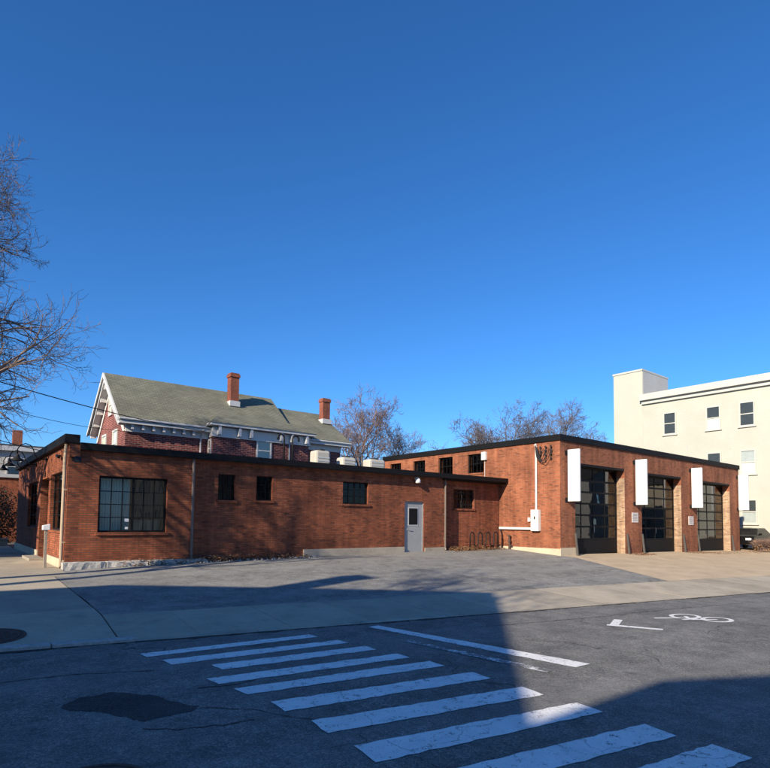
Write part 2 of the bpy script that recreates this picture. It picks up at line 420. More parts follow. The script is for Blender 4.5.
# ------------------------------------------------------------------ helpers: meshes
class MB:
    def __init__(self):
        self.v, self.f = [], []
    def add(self, vs, fs):
        n = len(self.v)
        self.v += [tuple(p) for p in vs]
        self.f += [tuple(i + n for i in f) for f in fs]
        return self
    def box(self, x0, x1, y0, y1, z0, z1):
        return self.add([(x0, y0, z0), (x1, y0, z0), (x1, y1, z0), (x0, y1, z0), (x0, y0, z1), (x1, y0, z1), (x1, y1, z1), (x0, y1, z1)],
                        [(0, 3, 2, 1), (4, 5, 6, 7), (0, 1, 5, 4), (1, 2, 6, 5), (2, 3, 7, 6), (3, 0, 4, 7)])
    def hexa(self, b, t):
        """bottom ring b, top ring t (equal length, counter-clockwise seen from above)"""
        n = len(b)
        fs = [tuple(range(n - 1, -1, -1)), tuple(range(n, 2 * n))]
        fs += [(i, (i + 1) % n, n + (i + 1) % n, n + i) for i in range(n)]
        return self.add(list(b) + list(t), fs)
    def prism(self, poly, axis, a, b):
        """polygon in the plane normal to axis (x: y,z / y: x,z / z: x,y), extruded from a to b"""
        def p3(p, k):
            return {'x': (k, p[0], p[1]), 'y': (p[0], k, p[1]), 'z': (p[0], p[1], k)}[axis]
        n = len(poly)
        vs = [p3(p, a) for p in poly] + [p3(p, b) for p in poly]
        fs = [tuple(range(n - 1, -1, -1)), tuple(range(n, 2 * n))] + [(i, (i + 1) % n, n + (i + 1) % n, n + i) for i in range(n)]
        return self.add(vs, fs)
    def tube(self, path, r, sides=8, cap=True):
        pts = [Vector(p) for p in path]
        rs = r if isinstance(r, (list, tuple)) else [r] * len(pts)
        rings, ref = [], None
        for i, p in enumerate(pts):
            d = (pts[min(i + 1, len(pts) - 1)] - pts[max(i - 1, 0)])
            d = d.normalized() if d.length > 1e-9 else Vector((0, 0, 1))
            if ref is None:
                ref = Vector((0, 0, 1)) if abs(d.z) < 0.9 else Vector((1, 0, 0))
            a = d.cross(ref)
            a = a.normalized() if a.length > 1e-6 else d.orthogonal().normalized()
            b = a.cross(d).normalized()
            ref = b
            rings.append([p + (a * math.cos(2 * math.pi * k / sides) + b * math.sin(2 * math.pi * k / sides)) * rs[i] for k in range(sides)])
        vs = [q for ring in rings for q in ring]
        fs = []
        for i in range(len(rings) - 1):
            for k in range(sides):
                k2 = (k + 1) % sides
                fs.append((i * sides + k, (i + 1) * sides + k, (i + 1) * sides + k2, i * sides + k2))
        if cap:
            fs.append(tuple(range(sides)))
            fs.append(tuple(range((len(rings) - 1) * sides, len(rings) * sides))[::-1])
        return self.add(vs, fs)
    def lathe(self, prof, cx, cy, sides=20):
        vs, fs = [], []
        for r, z in prof:
            for k in range(sides):
                a = 2 * math.pi * k / sides
                vs.append((cx + r * math.cos(a), cy + r * math.sin(a), z))
        for i in range(len(prof) - 1):
            for k in range(sides):
                k2 = (k + 1) % sides
                fs.append((i * sides + k, i * sides + k2, (i + 1) * sides + k2, (i + 1) * sides + k))
        fs.append(tuple(range(sides))[::-1])
        fs.append(tuple(range((len(prof) - 1) * sides, len(prof) * sides)))
        return self.add(vs, fs)
    def mesh(self, name, mats, smooth=False):
        me = bpy.data.meshes.new(name)
        me.from_pydata(self.v, [], self.f)
        me.update()
        add_uv(me)
        me.materials.append(mats)
        if smooth:
            me.polygons.foreach_set('use_smooth', [True] * len(me.polygons))
        return me
    def build(self, name, mt, parent=None, smooth=False, bevel=0.0):
        o = bpy.data.objects.new(name, self.mesh(name, M[mt], smooth))
        col.objects.link(o)
        if parent is not None:
            put(o, parent)
        if bevel:
            bv = o.modifiers.new('bevel', 'BEVEL')
            bv.width = bevel
            bv.segments = 2
            bv.limit_method = 'ANGLE'
        return o

def add_uv(me):
    uvl = me.uv_layers.new(name='UVMap')
    n = len(me.loops)
    if n == 0:
        return
    co = np.empty(len(me.vertices) * 3); me.vertices.foreach_get('co', co); co = co.reshape(-1, 3)
    li = np.empty(n, dtype=np.int64); me.loops.foreach_get('vertex_index', li)
    npoly = len(me.polygons)
    nrm = np.empty(npoly * 3); me.polygons.foreach_get('normal', nrm); nrm = nrm.reshape(-1, 3)
    tot = np.empty(npoly, dtype=np.int64); me.polygons.foreach_get('loop_total', tot)
    ln = np.repeat(nrm, tot, axis=0)
    p = co[li]
    a = np.abs(ln)
    uv = np.empty((n, 2))
    top = (a[:, 2] > 0.93)
    sx = (~top) & (a[:, 0] >= a[:, 1])
    sy = (~top) & ~sx
    uv[top] = p[top][:, :2]
    uv[sx, 0] = p[sx, 1]; uv[sy, 0] = p[sy, 0]
    side = ~top
    sl = np.sqrt(np.maximum(1e-6, 1 - ln[side, 2] ** 2))
    uv[side, 1] = p[side, 2] / sl
    uvl.data.foreach_set('uv', uv.ravel())

def put(o, parent):
    """parent without moving: parents are only ever translated or rotated about z"""
    o.parent = parent
    o.matrix_parent_inverse = parent.matrix_world.inverted() if parent.type == 'EMPTY' else Matrix.Identity(4)

def tag(o, label=None, cat=None, group=None, kind=None):
    if label: o['label'] = label
    if cat: o['category'] = cat
    if group: o['group'] = group
    if kind: o['kind'] = kind
    return o

def thing(name, label, cat, loc=(0, 0, 0), group=None):
    e = bpy.data.objects.new(name, None)
    e.location = loc
    e.empty_display_size = 0.2
    col.objects.link(e)
    e.matrix_world = Matrix.Translation(Vector(loc))
    return tag(e, label, cat, group)

def inst(o, parent, name=None):
    """linked copy of one object (shares its mesh)"""
    c = o.copy()
    col.objects.link(c)
    c.parent = parent
    return c

# ------------------------------------------------------------------ terrain
def lerp_tab(x, xs, ys):
    return float(np.interp(x, xs, ys))
def rise(X): return lerp_tab(X, [-15, 0, 5, 18, 37, 60], [.3, .37, .5, .72, .66, .66])
def curb_d(X): return 8.72 + .152 * min(30, max(-3, X))
def gz(X, Y):
    g = min(1, max(0, 1 + Y / curb_d(X)))
    return -.012 * (min(60, max(-40, X)) + 2.7) + rise(X) * g
def walk_top(X): return -6.62 - .140 * X      # back edge of the sidewalk along the street
def walk_curb(X): return -8.70 - .152 * X     # kerb line

def sheet(name, poly, off, mt, parent=None, step=0.5, thick=0.0, jitter=0.0, seed=0):
    """polygon (x,y) laid on the terrain, cut into a grid so that it follows it"""
    bm = bmesh.new()
    vs = [bm.verts.new((x, y, 0)) for x, y in poly]
    bm.faces.new(vs)
    xs = [p[0] for p in poly]; ys = [p[1] for p in poly]
    for lo, hi, ax in ((min(xs), max(xs), 0), (min(ys), max(ys), 1)):
        n = int((hi - lo) / step)
        for i in range(1, n + 1):
            c = [0, 0, 0]; c[ax] = lo + i * (hi - lo) / (n + 1)
            nn = [0, 0, 0]; nn[ax] = 1
            bmesh.ops.bisect_plane(bm, geom=bm.verts[:] + bm.edges[:] + bm.faces[:], plane_co=c, plane_no=nn, dist=1e-5)
    if thick:
        r = bmesh.ops.extrude_face_region(bm, geom=bm.faces[:])
        newv = [g for g in r['geom'] if isinstance(g, bmesh.types.BMVert)]
        newset = set(newv)
        for v in bm.verts:
            v.co.z = gz(v.co.x, v.co.y) + off - (0 if v in newset else thick)
    else:
        for v in bm.verts:
            v.co.z = gz(v.co.x, v.co.y) + off
    bmesh.ops.recalc_face_normals(bm, faces=bm.faces[:])
    if not thick:
        for f in bm.faces:
            if f.normal.z < 0: f.normal_flip()
    me = bpy.data.meshes.new(name)
    bm.to_mesh(me); bm.free()
    add_uv(me)
    me.materials.append(M[mt])
    o = bpy.data.objects.new(name, me)
    col.objects.link(o)
    if parent is not None:
        o.parent = parent
    return o

def grid_sheet(name, xs, ys, off, mt):
    vs = [(x, y, gz(x, y) + off) for y in ys for x in xs]
    nx = len(xs)
    fs = [(j * nx + i, j * nx + i + 1, (j + 1) * nx + i + 1, (j + 1) * nx + i) for j in range(len(ys) - 1) for i in range(nx - 1)]
    return MB().add(vs, fs).build(name, mt)

def frange(a, b, s):
    n = max(1, int(round((b - a) / s)))
    return [a + (b - a) * i / n for i in range(n + 1)]

rng = random.Random(7)

# ------------------------------------------------------------------ ground
xs = [-900, -300, -120] + frange(-60, 70, 2.0) + [120, 300, 900]
ys = [-900, -300, -120] + frange(-50, 60, 2.0) + [120, 300, 900]
ground = grid_sheet('ground', xs, ys, -0.16, 'ground'); tag(ground, kind='structure')

# road: the street in front and the side street on the left
road_poly = [(-60, -40), (90, -40), (90, walk_curb(30) - .152 * 60), (30, walk_curb(30)), (-3.0, walk_curb(-3.0)), (-4.6, -7.0), (-5.0, -5.0), (-5.0, 50), (-13, 50), (-13, -5), (-15, -8), (-60, -8.3)]
road_poly = [(x, y - 0.0) for x, y in road_poly]
road = sheet('road', road_poly, 0.0, 'road', step=2.5); tag(road, kind='structure')

# crossing stripes (measured on the ground)
bars = [[(-.60, -9.40), (-.58, -9.62), (1.85, -9.69), (1.83, -9.46)], [(-.48, -9.88), (-.45, -10.16), (1.99, -10.28), (1.97, -10.04)],
        [(-.07, -10.42), (-.06, -10.70), (2.06, -10.85), (2.07, -10.58)], [(-.34, -10.96), (-.31, -11.23), (2.14, -11.45), (2.15, -11.19)],
        [(-.25, -11.47), (-.22, -11.73), (2.22, -12.00), (2.23, -11.72)], [(-.14, -12.06), (-.16, -12.38), (2.26, -12.70), (2.29, -12.40)],
        [(-.09, -12.72), (-.13, -13.05), (2.23, -13.42), (2.28, -13.11)], [(-.11, -13.38), (-.16, -13.72), (2.24, -14.07), (2.28, -13.77)],
        [(-.12, -14.06), (-.16, -14.38), (2.19, -14.76), (2.25, -14.46)], [(-.12, -14.70), (-.15, -15.02), (2.20, -15.31), (2.24, -15.01)],
        [(-.12, -15.36), (-.15, -15.68), (2.20, -15.97), (2.24, -15.67)]]
def ragged(quad, seed, n=26, amp=0.012):
    r = random.Random(seed)
    out = []
    for i in range(4):
        a, b = quad[i], quad[(i + 1) % 4]
        ln = math.hypot(b[0] - a[0], b[1] - a[1])
        k = max(2, int(ln / 0.09))
        for j in range(k):
            t = j / k
            w = 0 if j == 0 else amp
            out.append((a[0] + (b[0] - a[0]) * t + r.uniform(-w, w), a[1] + (b[1] - a[1]) * t + r.uniform(-w, w)))
    return out
def painted(name, poly, mt='paint', off=0.005):
    vs = [(x, y, gz(x, y) + off) for x, y in poly]
    o = MB().add(vs, [tuple(range(len(vs)))]).build(name, mt)
    if o.data.polygons[0].normal.z < 0:
        o.data.flip_normals()
    o.parent = road
    return o
for i, b in enumerate(bars):
    painted('crosswalk_stripe', ragged(b, i))
painted('stop_line', ragged([(3.20, -9.42), (2.98, -9.44), (3.52, -12.96), (3.84, -12.96)], 31))
painted('worn_line', ragged([(2.86, -10.6), (2.72, -10.62), (3.02, -12.9), (3.16, -12.88)], 33, amp=0.02), 'paint_worn')
# bicycle and chevron marking
def ring_mark(cx, cy, rx, ry, w, name):
    n = 40
    vs, fs = [], []
    for k in range(n):
        a = 2 * math.pi * k / n
        for q in (0, 1):
            x = cx + (rx - q * w) * math.cos(a); y = cy + (ry - q * w) * math.sin(a)
            vs.append((x, y, gz(x, y) + 0.005))
    for k in range(n):
        k2 = (k + 1) % n
        fs.append((2 * k, 2 * k2, 2 * k2 + 1, 2 * k + 1))
    o = MB().add(vs, fs).build(name, 'paint')
    if o.data.polygons[0].normal.z < 0: o.data.flip_normals()
    o.parent = road
    return o
def stroke(a, b, w, name='lane_symbol_stroke', off=0.0062):
    d = Vector((b[0] - a[0], b[1] - a[1])).normalized(); n = Vector((-d.y, d.x)) * (w / 2)
    return painted(name, [(a[0] + n.x, a[1] + n.y), (b[0] + n.x, b[1] + n.y), (b[0] - n.x, b[1] - n.y), (a[0] - n.x, a[1] - n.y)], off=off)
ring_mark(9.06, -11.84, .36, .27, .085, 'bicycle_wheel_marking')
ring_mark(9.19, -12.38, .36, .27, .085, 'bicycle_wheel_marking')
stroke((9.06, -11.84), (8.72, -12.10), .07)
stroke((8.72, -12.10), (9.19, -12.38), .07)
stroke((8.55, -12.02), (8.95, -12.12), .07, off=.0072)
stroke((8.72, -11.88), (8.25, -11.62), .10, off=.0072)
stroke((7.45, -11.33), (6.82, -11.60), .15)
stroke((6.72, -11.52), (7.12, -12.32), .15, off=.0072)
# dark asphalt repair and manhole cover
patch_poly = [(-1.74, -11.16), (-1.6, -10.98), (-1.47, -10.95), (-1.3, -10.9), (-1.13, -11.04), (-.99, -11.2), (-.92, -11.44), (-.72, -11.8), (-.85, -11.91), (-1.05, -11.90), (-1.24, -11.94), (-1.33, -11.72), (-1.46, -11.52), (-1.6, -11.36)]
def jag(poly, depth, amp, r):
    for q in range(depth):
        out = []
        for k in range(len(poly)):
            a, b = poly[k], poly[(k + 1) % len(poly)]
            out += [a, ((a[0] + b[0]) / 2 + r.gauss(0, amp), (a[1] + b[1]) / 2 + r.gauss(0, amp))]
        poly, amp = out, amp * .55
    return poly
painted('asphalt_repair', jag(patch_poly, 3, .022, random.Random(9)), 'patch', 0.003)

for k, pl in enumerate([[(-.55, -11.25), (-.2, -11.32), (.1, -11.30)], [(-.75, -11.85), (-.35, -12.15), (-.15, -12.6), (.25, -13.0)], [(-1.3, -12.1), (-.9, -12.35), (-.45, -12.42)], [(4.6, -10.4), (6.2, -10.75), (8.0, -11.0), (10.4, -11.3), (13.0, -11.75)], [(-2.4, -9.9), (-1.5, -10.0), (-.7, -10.3)]]):
    rk_ = random.Random(200 + k)
    dense = [pl[0]]
    for a, b in zip(pl[:-1], pl[1:]):
        n = max(3, int(math.hypot(b[0] - a[0], b[1] - a[1]) / .09))
        dense += [(a[0] + (b[0] - a[0]) * i / n + rk_.gauss(0, .018), a[1] + (b[1] - a[1]) * i / n + rk_.gauss(0, .018)) for i in range(1, n + 1)]
    ws = [max(.003, rk_.gauss(.011, .005)) for _ in dense]
    mbk = MB()
    for i in range(len(dense) - 1):
        (ax, ay), (bx2, by2) = dense[i], dense[i + 1]
        mbk.add([(x, y, gz(x, y) + .0025) for x, y in ((ax, ay - ws[i]), (bx2, by2 - ws[i + 1]), (bx2, by2 + ws[i + 1]), (ax, ay + ws[i]))], [(0, 1, 2, 3)])
    o = mbk.build('crack_seal', 'patch'); o.parent = road

def manhole(cx, cy, r, label, off=0.008):
    z = gz(cx, cy) + off
    t = thing('manhole_cover', label, 'manhole cover', (cx, cy, z))
    MB().lathe([(r, -0.02), (r, 0.0), (r * .92, 0.0), (r * .91, -.008), (r * .86, -.008)], 0, 0, 40).build('rim', 'iron', t)
    lid = MB().lathe([(r * .85, -.02), (r * .85, 0.0), (r * .2, 0.0)], 0, 0, 40)
    for i in range(-4, 5):
        for j in range(-4, 5):
            if (i * i + j * j) * (r * .18) ** 2 < (r * .74) ** 2:
                s = r * .055
                lid.box(i * r * .18 - s, i * r * .18 + s, j * r * .18 - s, j * r * .18 + s, 0.0005, .006)
    lid.build('lid', 'iron', t)
    for o in t.children:
        o.matrix_parent_inverse = Matrix.Identity(4)
    t.rotation_euler = (math.atan((gz(cx, cy + .3) - gz(cx, cy - .3)) / .6), 0, 0)
    return t
manhole(-1.86, -12.98, .36, 'iron manhole cover in the road at the bottom edge of the picture')
manhole(-2.12, -7.47, .50, 'round rusty cover set in the corner sidewalk near the kerb', off=0.018)

# sidewalk
walk_base = sheet('sidewalk', [(-5, -8.28), (-3, walk_curb(-3) + .16), (30, walk_curb(30) + .16), (90, walk_curb(30) - .152 * 60 + .16), (90, walk_top(30) - .152 * 60), (30, walk_top(30)), (-.45, walk_top(-.45)), (-.45, -1.6), (-.2, -1.3), (-.2, 14.5), (-4.8, 14.5)], -0.02, 'joint', step=1.0)
tag(walk_base, kind='structure')
def slab(poly, mt='concrete', off=0.006):
    g = 0.005
    cx = sum(p[0] for p in poly) / len(poly); cy = sum(p[1] for p in poly) / len(poly)
    pl = []
    for x, y in poly:
        dx, dy = x - cx, y - cy
        l = math.hypot(dx, dy)
        pl.append((x - dx / l * g * 1.4, y - dy / l * g * 1.4))
    return sheet('concrete_slab', pl, off + rng.uniform(-.003, .003), mt, walk_base, step=0.7, thick=0.05)
joints = [-.45, .62, 2.05, 3.50, 5.0, 6.5, 8.0, 9.5, 11.0, 12.6, 14.2, 15.8, 17.4, 19.0, 20.6, 22.2, 23.8, 25.4, 27.0, 29, 32, 35, 38, 42, 46, 52, 60]
for a, b in zip(joints[:-1], joints[1:]):
    sk = -.16 if a < 10 else -.2   # joints run slightly askew
    slab([(a, walk_top(a)), (b, walk_top(b)), (b + sk, walk_curb(b) + .17), (a + sk, walk_curb(a) + .17)])
ylist = [-8.16, -5.9, -3.55, -1.6, .3, 2.2, 4.1, 6.0, 8.0, 10.2, 12.4, 14.5]
for ya, yb in zip(ylist[:-1], ylist[1:]):
    right = -.45 if yb < -1.5 else -.10
    if ya < -8:
        slab([(-2.6, -8.14), (-.625, -8.43), (-.462, walk_top(-.45)), (-.45, yb), (-2.6, yb)])
    else:
        slab([(-2.6, ya), (right, ya), (right, yb), (-2.6, yb)])
    slab([(-4.7, ya), (-2.6, ya), (-2.6, yb), (-4.7, yb)])
# kerb stones
def kerb(x0, x1, reveal):
    g = .006
    ring = lambda z: [(x0 + g, walk_curb(x0) - .0, gz(x0, walk_curb(x0)) + z), (x1 - g, walk_curb(x1), gz(x1, walk_curb(x1)) + z),
                      (x1 - g, walk_curb(x1) + .155, gz(x1, walk_curb(x1)) + z + .008), (x0 + g, walk_curb(x0) + .155, gz(x0, walk_curb(x0)) + z + .008)]
    o = MB().hexa(ring(-.2), ring(reveal)).build('kerb_stone', 'granite' if reveal > .02 else 'concrete', bevel=.008)
    o.parent = walk_base
kx = [-2.95, -1.45, -.45, 1.3, 3.1, 4.9, 6.7, 8.5, 10.3, 12.1, 13.9, 15.7, 17.5, 19.3, 21.1, 22.9, 24.7, 26.5, 28.3, 30]
for i, (a, b) in enumerate(zip(kx[:-1], kx[1:])):
    kerb(a, b, .05 if i < 2 else .004)
rs_ = random.Random(77)
up_, dn_ = [], []
x = -2.9
while x < 24:
    wv = max(.012, .05 + .035 * math.sin(x * 2.1) + rs_.gauss(0, .03))
    up_.append((x, walk_curb(x) + .012 + rs_.uniform(-.01, .012))); dn_.append((x, walk_curb(x) - wv))
    x += rs_.uniform(.05, .14)
mbs = MB()
for k in range(len(up_) - 1):
    mbs.add([(*p, gz(*p) + .0065) for p in (dn_[k], dn_[k + 1], up_[k + 1], up_[k])], [(0, 1, 2, 3)])
seam = mbs.build('kerb_seam', 'joint'); seam.parent = road

# driveway and garage apron
drive = sheet('driveway', [(-.45, walk_top(-.45)), (4, walk_top(4)), (10, walk_top(10)), (15.05, walk_top(15.05)), (18.13, -3.45), (18.05, -2.2), (18.05, .6), (3.3, .3), (3.3, -.16), (1.3, -.30), (-.10, -.62), (-.10, -1.3), (-.44, -1.7), (-.44, -3.0), (-.435, -3.71), (-.445, -4.2), (-.43, -4.65), (-.425, -5.2), (-.43, -5.4), (-.44, -5.9)], 0.004, 'drive', step=0.6)
tag(drive, kind='structure')
apron = sheet('garage_apron', [(15.06, walk_top(15.06)), (22, walk_top(22)), (30, walk_top(30)), (60, walk_top(30) - 4.5), (60, -1.0), (37.5, -1.0), (37.4, -2.6), (18.0, -2.6), (18.13, -3.45)], 0.006, 'apron', step=1.0)
tag(apron, kind='structure')

# ------------------------------------------------------------------ wall with openings
def wall_panel(mb, axis, a0, a1, z0, z1, holes, face, depth, zbase=None):
    """wall in the plane axis = face; a = the horizontal axis along it; holes (a0,a1,z0,z1); depth is signed (into the building)"""
    As = sorted({a0, a1} | {h[0] for h in holes} | {h[1] for h in holes})
    Zs = sorted({z0, z1} | {h[2] for h in holes} | {h[3] for h in holes})
    def P(a, d, z):
        return (a, d, z) if axis == 'y' else (d, a, z)
    def inside(am, zm):
        return any(h[0] < am < h[1] and h[2] < zm < h[3] for h in holes)
    def quad(p, q, r, s, flip):
        mb.add([p, q, r, s], [(0, 1, 2, 3) if not flip else (3, 2, 1, 0)])
    fl = (axis == 'x') ^ (depth < 0)
    for i in range(len(As) - 1):
        for j in range(len(Zs) - 1):
            if inside((As[i] + As[i + 1]) / 2, (Zs[j] + Zs[j + 1]) / 2):
                continue
            for d, f in ((face, fl), (face + depth, not fl)):
                quad(P(As[i], d, Zs[j]), P(As[i + 1], d, Zs[j]), P(As[i + 1], d, Zs[j + 1]), P(As[i], d, Zs[j + 1]), f)
    for (h0, h1, w0, w1) in holes:
        e = face + depth
        quad(P(h0, face, w0), P(h0, face, w1), P(h0, e, w1), P(h0, e, w0), fl)
        quad(P(h1, face, w0), P(h1, e, w0), P(h1, e, w1), P(h1, face, w1), fl)
        quad(P(h0, face, w1), P(h1, face, w1), P(h1, e, w1), P(h0, e, w1), fl)
        if w0 > z0 + 1e-4:
            quad(P(h0, face, w0), P(h0, e, w0), P(h1, e, w0), P(h1, face, w0), fl)
    # ends and top
    for a, f in ((a0, not fl), (a1, fl)):
        quad(P(a, face, z0), P(a, face + depth, z0), P(a, face + depth, z1), P(a, face, z1), f)
    quad(P(a0, face, z1), P(a1, face, z1), P(a1, face + depth, z1), P(a0, face + depth, z1), fl)
    return mb

pane_cache = {}
def grid_window(parent, axis, a0, a1, z0, z1, face, cols, rows, frame=.05, bar=.028, mid=None, mt='steel_frame', glass='glass',
                name='window', dep=1, thick=.05, barv=None, sill=None, sill_mt='foundation', label=None):
    """window set in an opening: frame mesh with glazing bars, one object for each pane; face = outer plane of the frame; dep = sign into the building"""
    mb = MB()
    f1 = face + dep * thick
    lo, hi = min(face, f1), max(face, f1)
    def bx(A0, A1, Z0, Z1, l=lo, h=hi):
        if axis == 'y': mb.box(A0, A1, l, h, Z0, Z1)
        else: mb.box(l, h, A0, A1, Z0, Z1)
    bx(a0, a1, z0, z0 + frame); bx(a0, a1, z1 - frame, z1)
    bx(a0, a0 + frame, z0 + frame, z1 - frame); bx(a1 - frame, a1, z0 + frame, z1 - frame)
    ia0, ia1, iz0, iz1 = a0 + frame, a1 - frame, z0 + frame, z1 - frame
    ins = .006
    ac = [ia0 + (ia1 - ia0) * k / cols for k in range(cols + 1)]
    zc = [iz0 + (iz1 - iz0) * k / rows for k in range(rows + 1)]
    for k in range(1, cols):
        w = (barv or bar) if not (mid and k == mid) else bar * 2.6
        bx(ac[k] - w / 2, ac[k] + w / 2, iz0, iz1, lo + ins, hi - ins)
    for k in range(1, rows):
        bx(ia0, ia1, zc[k] - bar / 2, zc[k] + bar / 2, lo + ins * 1.6, hi - ins * 1.6)
    fr = mb.build(name, mt, parent)
    if label: fr['label'] = label
    g = face + dep * thick * .5
    for i in range(cols):
        for j in range(rows):
            w, h = ac[i + 1] - ac[i], zc[j + 1] - zc[j]
            key = (axis, round(w, 3), round(h, 3), glass)
            if key not in pane_cache:
                t = .003
                pm = MB()
                # a single sheet of glass
                if axis == 'y': pm.add([(-w/2, 0, -h/2), (w/2, 0, -h/2), (w/2, 0, h/2), (-w/2, 0, h/2)], [(0, 1, 2, 3)])
                else: pm.add([(0, -w/2, -h/2), (0, w/2, -h/2), (0, w/2, h/2), (0, -w/2, h/2)], [(3, 2, 1, 0)])
                pane_cache[key] = pm.mesh('pane', M[glass])
            o = bpy.data.objects.new('pane', pane_cache[key])
            col.objects.link(o)
            o.parent = fr
            a, z = (ac[i] + ac[i + 1]) / 2, (zc[j] + zc[j + 1]) / 2
            j_ = rng.uniform(-.004, .004)
            o.location = (a, g, z) if axis == 'y' else (g, a, z)
            o.rotation_euler = (j_, 0, rng.uniform(-.004, .004)) if axis == 'y' else (0, j_, rng.uniform(-.004, .004))
            o.matrix_parent_inverse = fr.matrix_world.inverted()
    if sill is not None:
        s0, s1 = sorted((sill, face + dep * .02))
        sb = MB()
        if axis == 'y': sb.box(a0 - .06, a1 + .06, s0, s1, z0 - .075, z0 - .002)
        else: sb.box(s0, s1, a0 - .06, a1 + .06, z0 - .075, z0 - .002)
        so = sb.build('sill', sill_mt)
        so.parent = fr
    return fr

# ------------------------------------------------------------------ low brick building
LOW_L, ZR = 17.98, 3.70
low = thing('brick_office', 'long low orange brick building with black roof edge behind the driveway', 'building', (9, 0, .3))
Y1, Y2, Y3 = 0.0, 0.14, 0.40           # the front steps back twice
S1, S2 = 3.42, 14.22
TOP = 3.50
big = (.76, 2.60, 1.28, 2.84)
w1 = (4.20, 4.76, 2.28, 3.10); w2 = (5.50, 6.08, 2.31, 3.12); w3 = (8.93, 10.10, 2.29, 3.11)
dr = (11.93, 12.97, .40, 2.47)
w4 = (14.95, 16.22, 2.26, 3.10)
mb = MB()
wall_panel(mb, 'y', 0.0, S1, -.1, TOP, [big], Y1, .30)
mb.build('front_wall', 'brick', low)
mb = MB()
wall_panel(mb, 'y', S1, S2, -.1, TOP, [w1, w2, w3, dr], Y2, .30)
mb.build('front_wall', 'brick', low)
mb = MB()
wall_panel(mb, 'y', S2, LOW_L + .0, -.1, TOP, [w4], Y3, .30)
mb.build('front_wall', 'brick', low)
# left side wall with two windows and the entrance
lw_near = (.62, 2.90, 1.31, 2.97); lw_far = (5.80, 8.20, 1.33, 2.93); ldoor = (3.30, 4.95, .38, 2.92)
mb = MB()
wall_panel(mb, 'x', 0.301, 11.8, -.1, 3.66, [lw_near, lw_far, ldoor], 0.001, .30)
mb.box(0.001, .299, 0.002, .30, TOP + .001, 3.66)
mb.build('side_wall', 'brick', low)
MB().box(0.0, LOW_L, 11.5, 11.8, -.1, TOP).build('back_wall', 'brick', low)
MB().box(.32, LOW_L - .02, .75, 11.5, .2, .36).build('floor', 'inside', low)
MB().box(5.0, 5.12, .46, 11.5, .36, TOP - .05).build('partition', 'inside', low)
MB().box(.4, 17.9, 5.2, 5.3, .36, TOP - .05).build('partition', 'inside', low)
MB().box(.302, LOW_L - .002, .001, 11.498, TOP + .002, TOP + .14).build('roof', 'membrane', low)
MB().box(.24, LOW_L + .05, -.14, .0, TOP, ZR).box(.24, LOW_L + .05, .001, .42, TOP + .145, ZR - .02).build('fascia', 'fascia', low, bevel=.01)
MB().box(-.13, .235, -.12, 11.9, 3.665, 3.90).build('parapet_cap', 'fascia', low, bevel=.012)
for k in range(6):
    x = 2.6 + 2.9 * k
    MB().box(x - .03, x + .03, -.146, -.1405, TOP - .004, ZR + .004).build('fascia_joint', 'fascia', low)
# soffit lip at the end over the recessed bay
MB().box(14.0, LOW_L - .005, .004, Y3 + .05, TOP - .06, TOP - .002).build('soffit', 'fascia', low)
MB().box(.001, .25, -.085, -.002, 3.30, 3.66).build('corner_corbel', 'brick', low)
# bases
MB().box(7.30, dr[0] - .03, Y2 - .05, Y2 - .001, -.1, .66).box(dr[1] + .03, S2, Y2 - .05, Y2 - .001, -.1, .60).build('foundation', 'foundation', low, bevel=.008)
MB().box(-.05, 0.0, .05, 3.28, -.1, .55).box(-.05, 0.0, 4.97, 11.8, -.1, .58).build('base_course', 'foundation_pale', low, bevel=.008)
# brick frame round the right-hand window, header courses
def header(a0, a1, z, y, w=.10):
    MB().box(a0 - .10, a1 + .10, y - .014, y - .0005, z, z + w).build('lintel', 'brick_garage', low)
header(w4[0], w4[1], w4[3] + .01, Y3); header(w3[0], w3[1], w3[3] + .01, Y2, .09)
MB().box(w4[1] + .004, w4[1] + .10, Y3 - .014, Y3 - .0005, w4[2], w4[3] + .008).build('brick_jamb', 'brick_garage', low)
grid_window(low, 'y', *big[:2], *big[2:], Y1 + .09, 6, 4, frame=.055, bar=.022, mid=3, sill=Y1 - .05, sill_mt='brick')
grid_window(low, 'y', w1[0], w1[1], w1[2], w1[3], Y2 + .09, 3, 3, frame=.04, bar=.022, sill=Y2 - .05, sill_mt='brick')
grid_window(low, 'y', w2[0], w2[1], w2[2], w2[3], Y2 + .09, 3, 3, frame=.04, bar=.022, sill=Y2 - .05, sill_mt='brick')
grid_window(low, 'y', w3[0], w3[1], w3[2], w3[3], Y2 + .09, 4, 3, frame=.045, bar=.022, mid=2, sill=Y2 - .05, sill_mt='brick')
wf = grid_window(low, 'y', w4[0], w4[1], w4[2], w4[3], Y3 + .09, 3, 4, frame=.04, bar=.022, sill=Y3 - .05, sill_mt='brick')
sb = MB()
for k in range(1, 8):
    a = w4[0] + (w4[1] - w4[0]) * k / 8
    sb.tube([(a, Y3 + .035, w4[2] + .01), (a, Y3 + .035, w4[3] - .01)], .008, 6)
for z in (2.42, 2.68, 2.92):
    sb.box(w4[0] + .005, w4[1] - .005, Y3 + .045, Y3 + .055, z, z + .03)
o = sb.build('security_bars', 'black_metal'); o.parent = wf
grid_window(low, 'x', lw_near[0], lw_near[1], lw_near[2], lw_near[3], .10, 3, 4, frame=.05, bar=.022, sill=-.04, sill_mt='brick')
grid_window(low, 'x', lw_far[0], lw_far[1], lw_far[2], lw_far[3], .10, 3, 4, frame=.05, bar=.022, sill=-.04, sill_mt='brick')
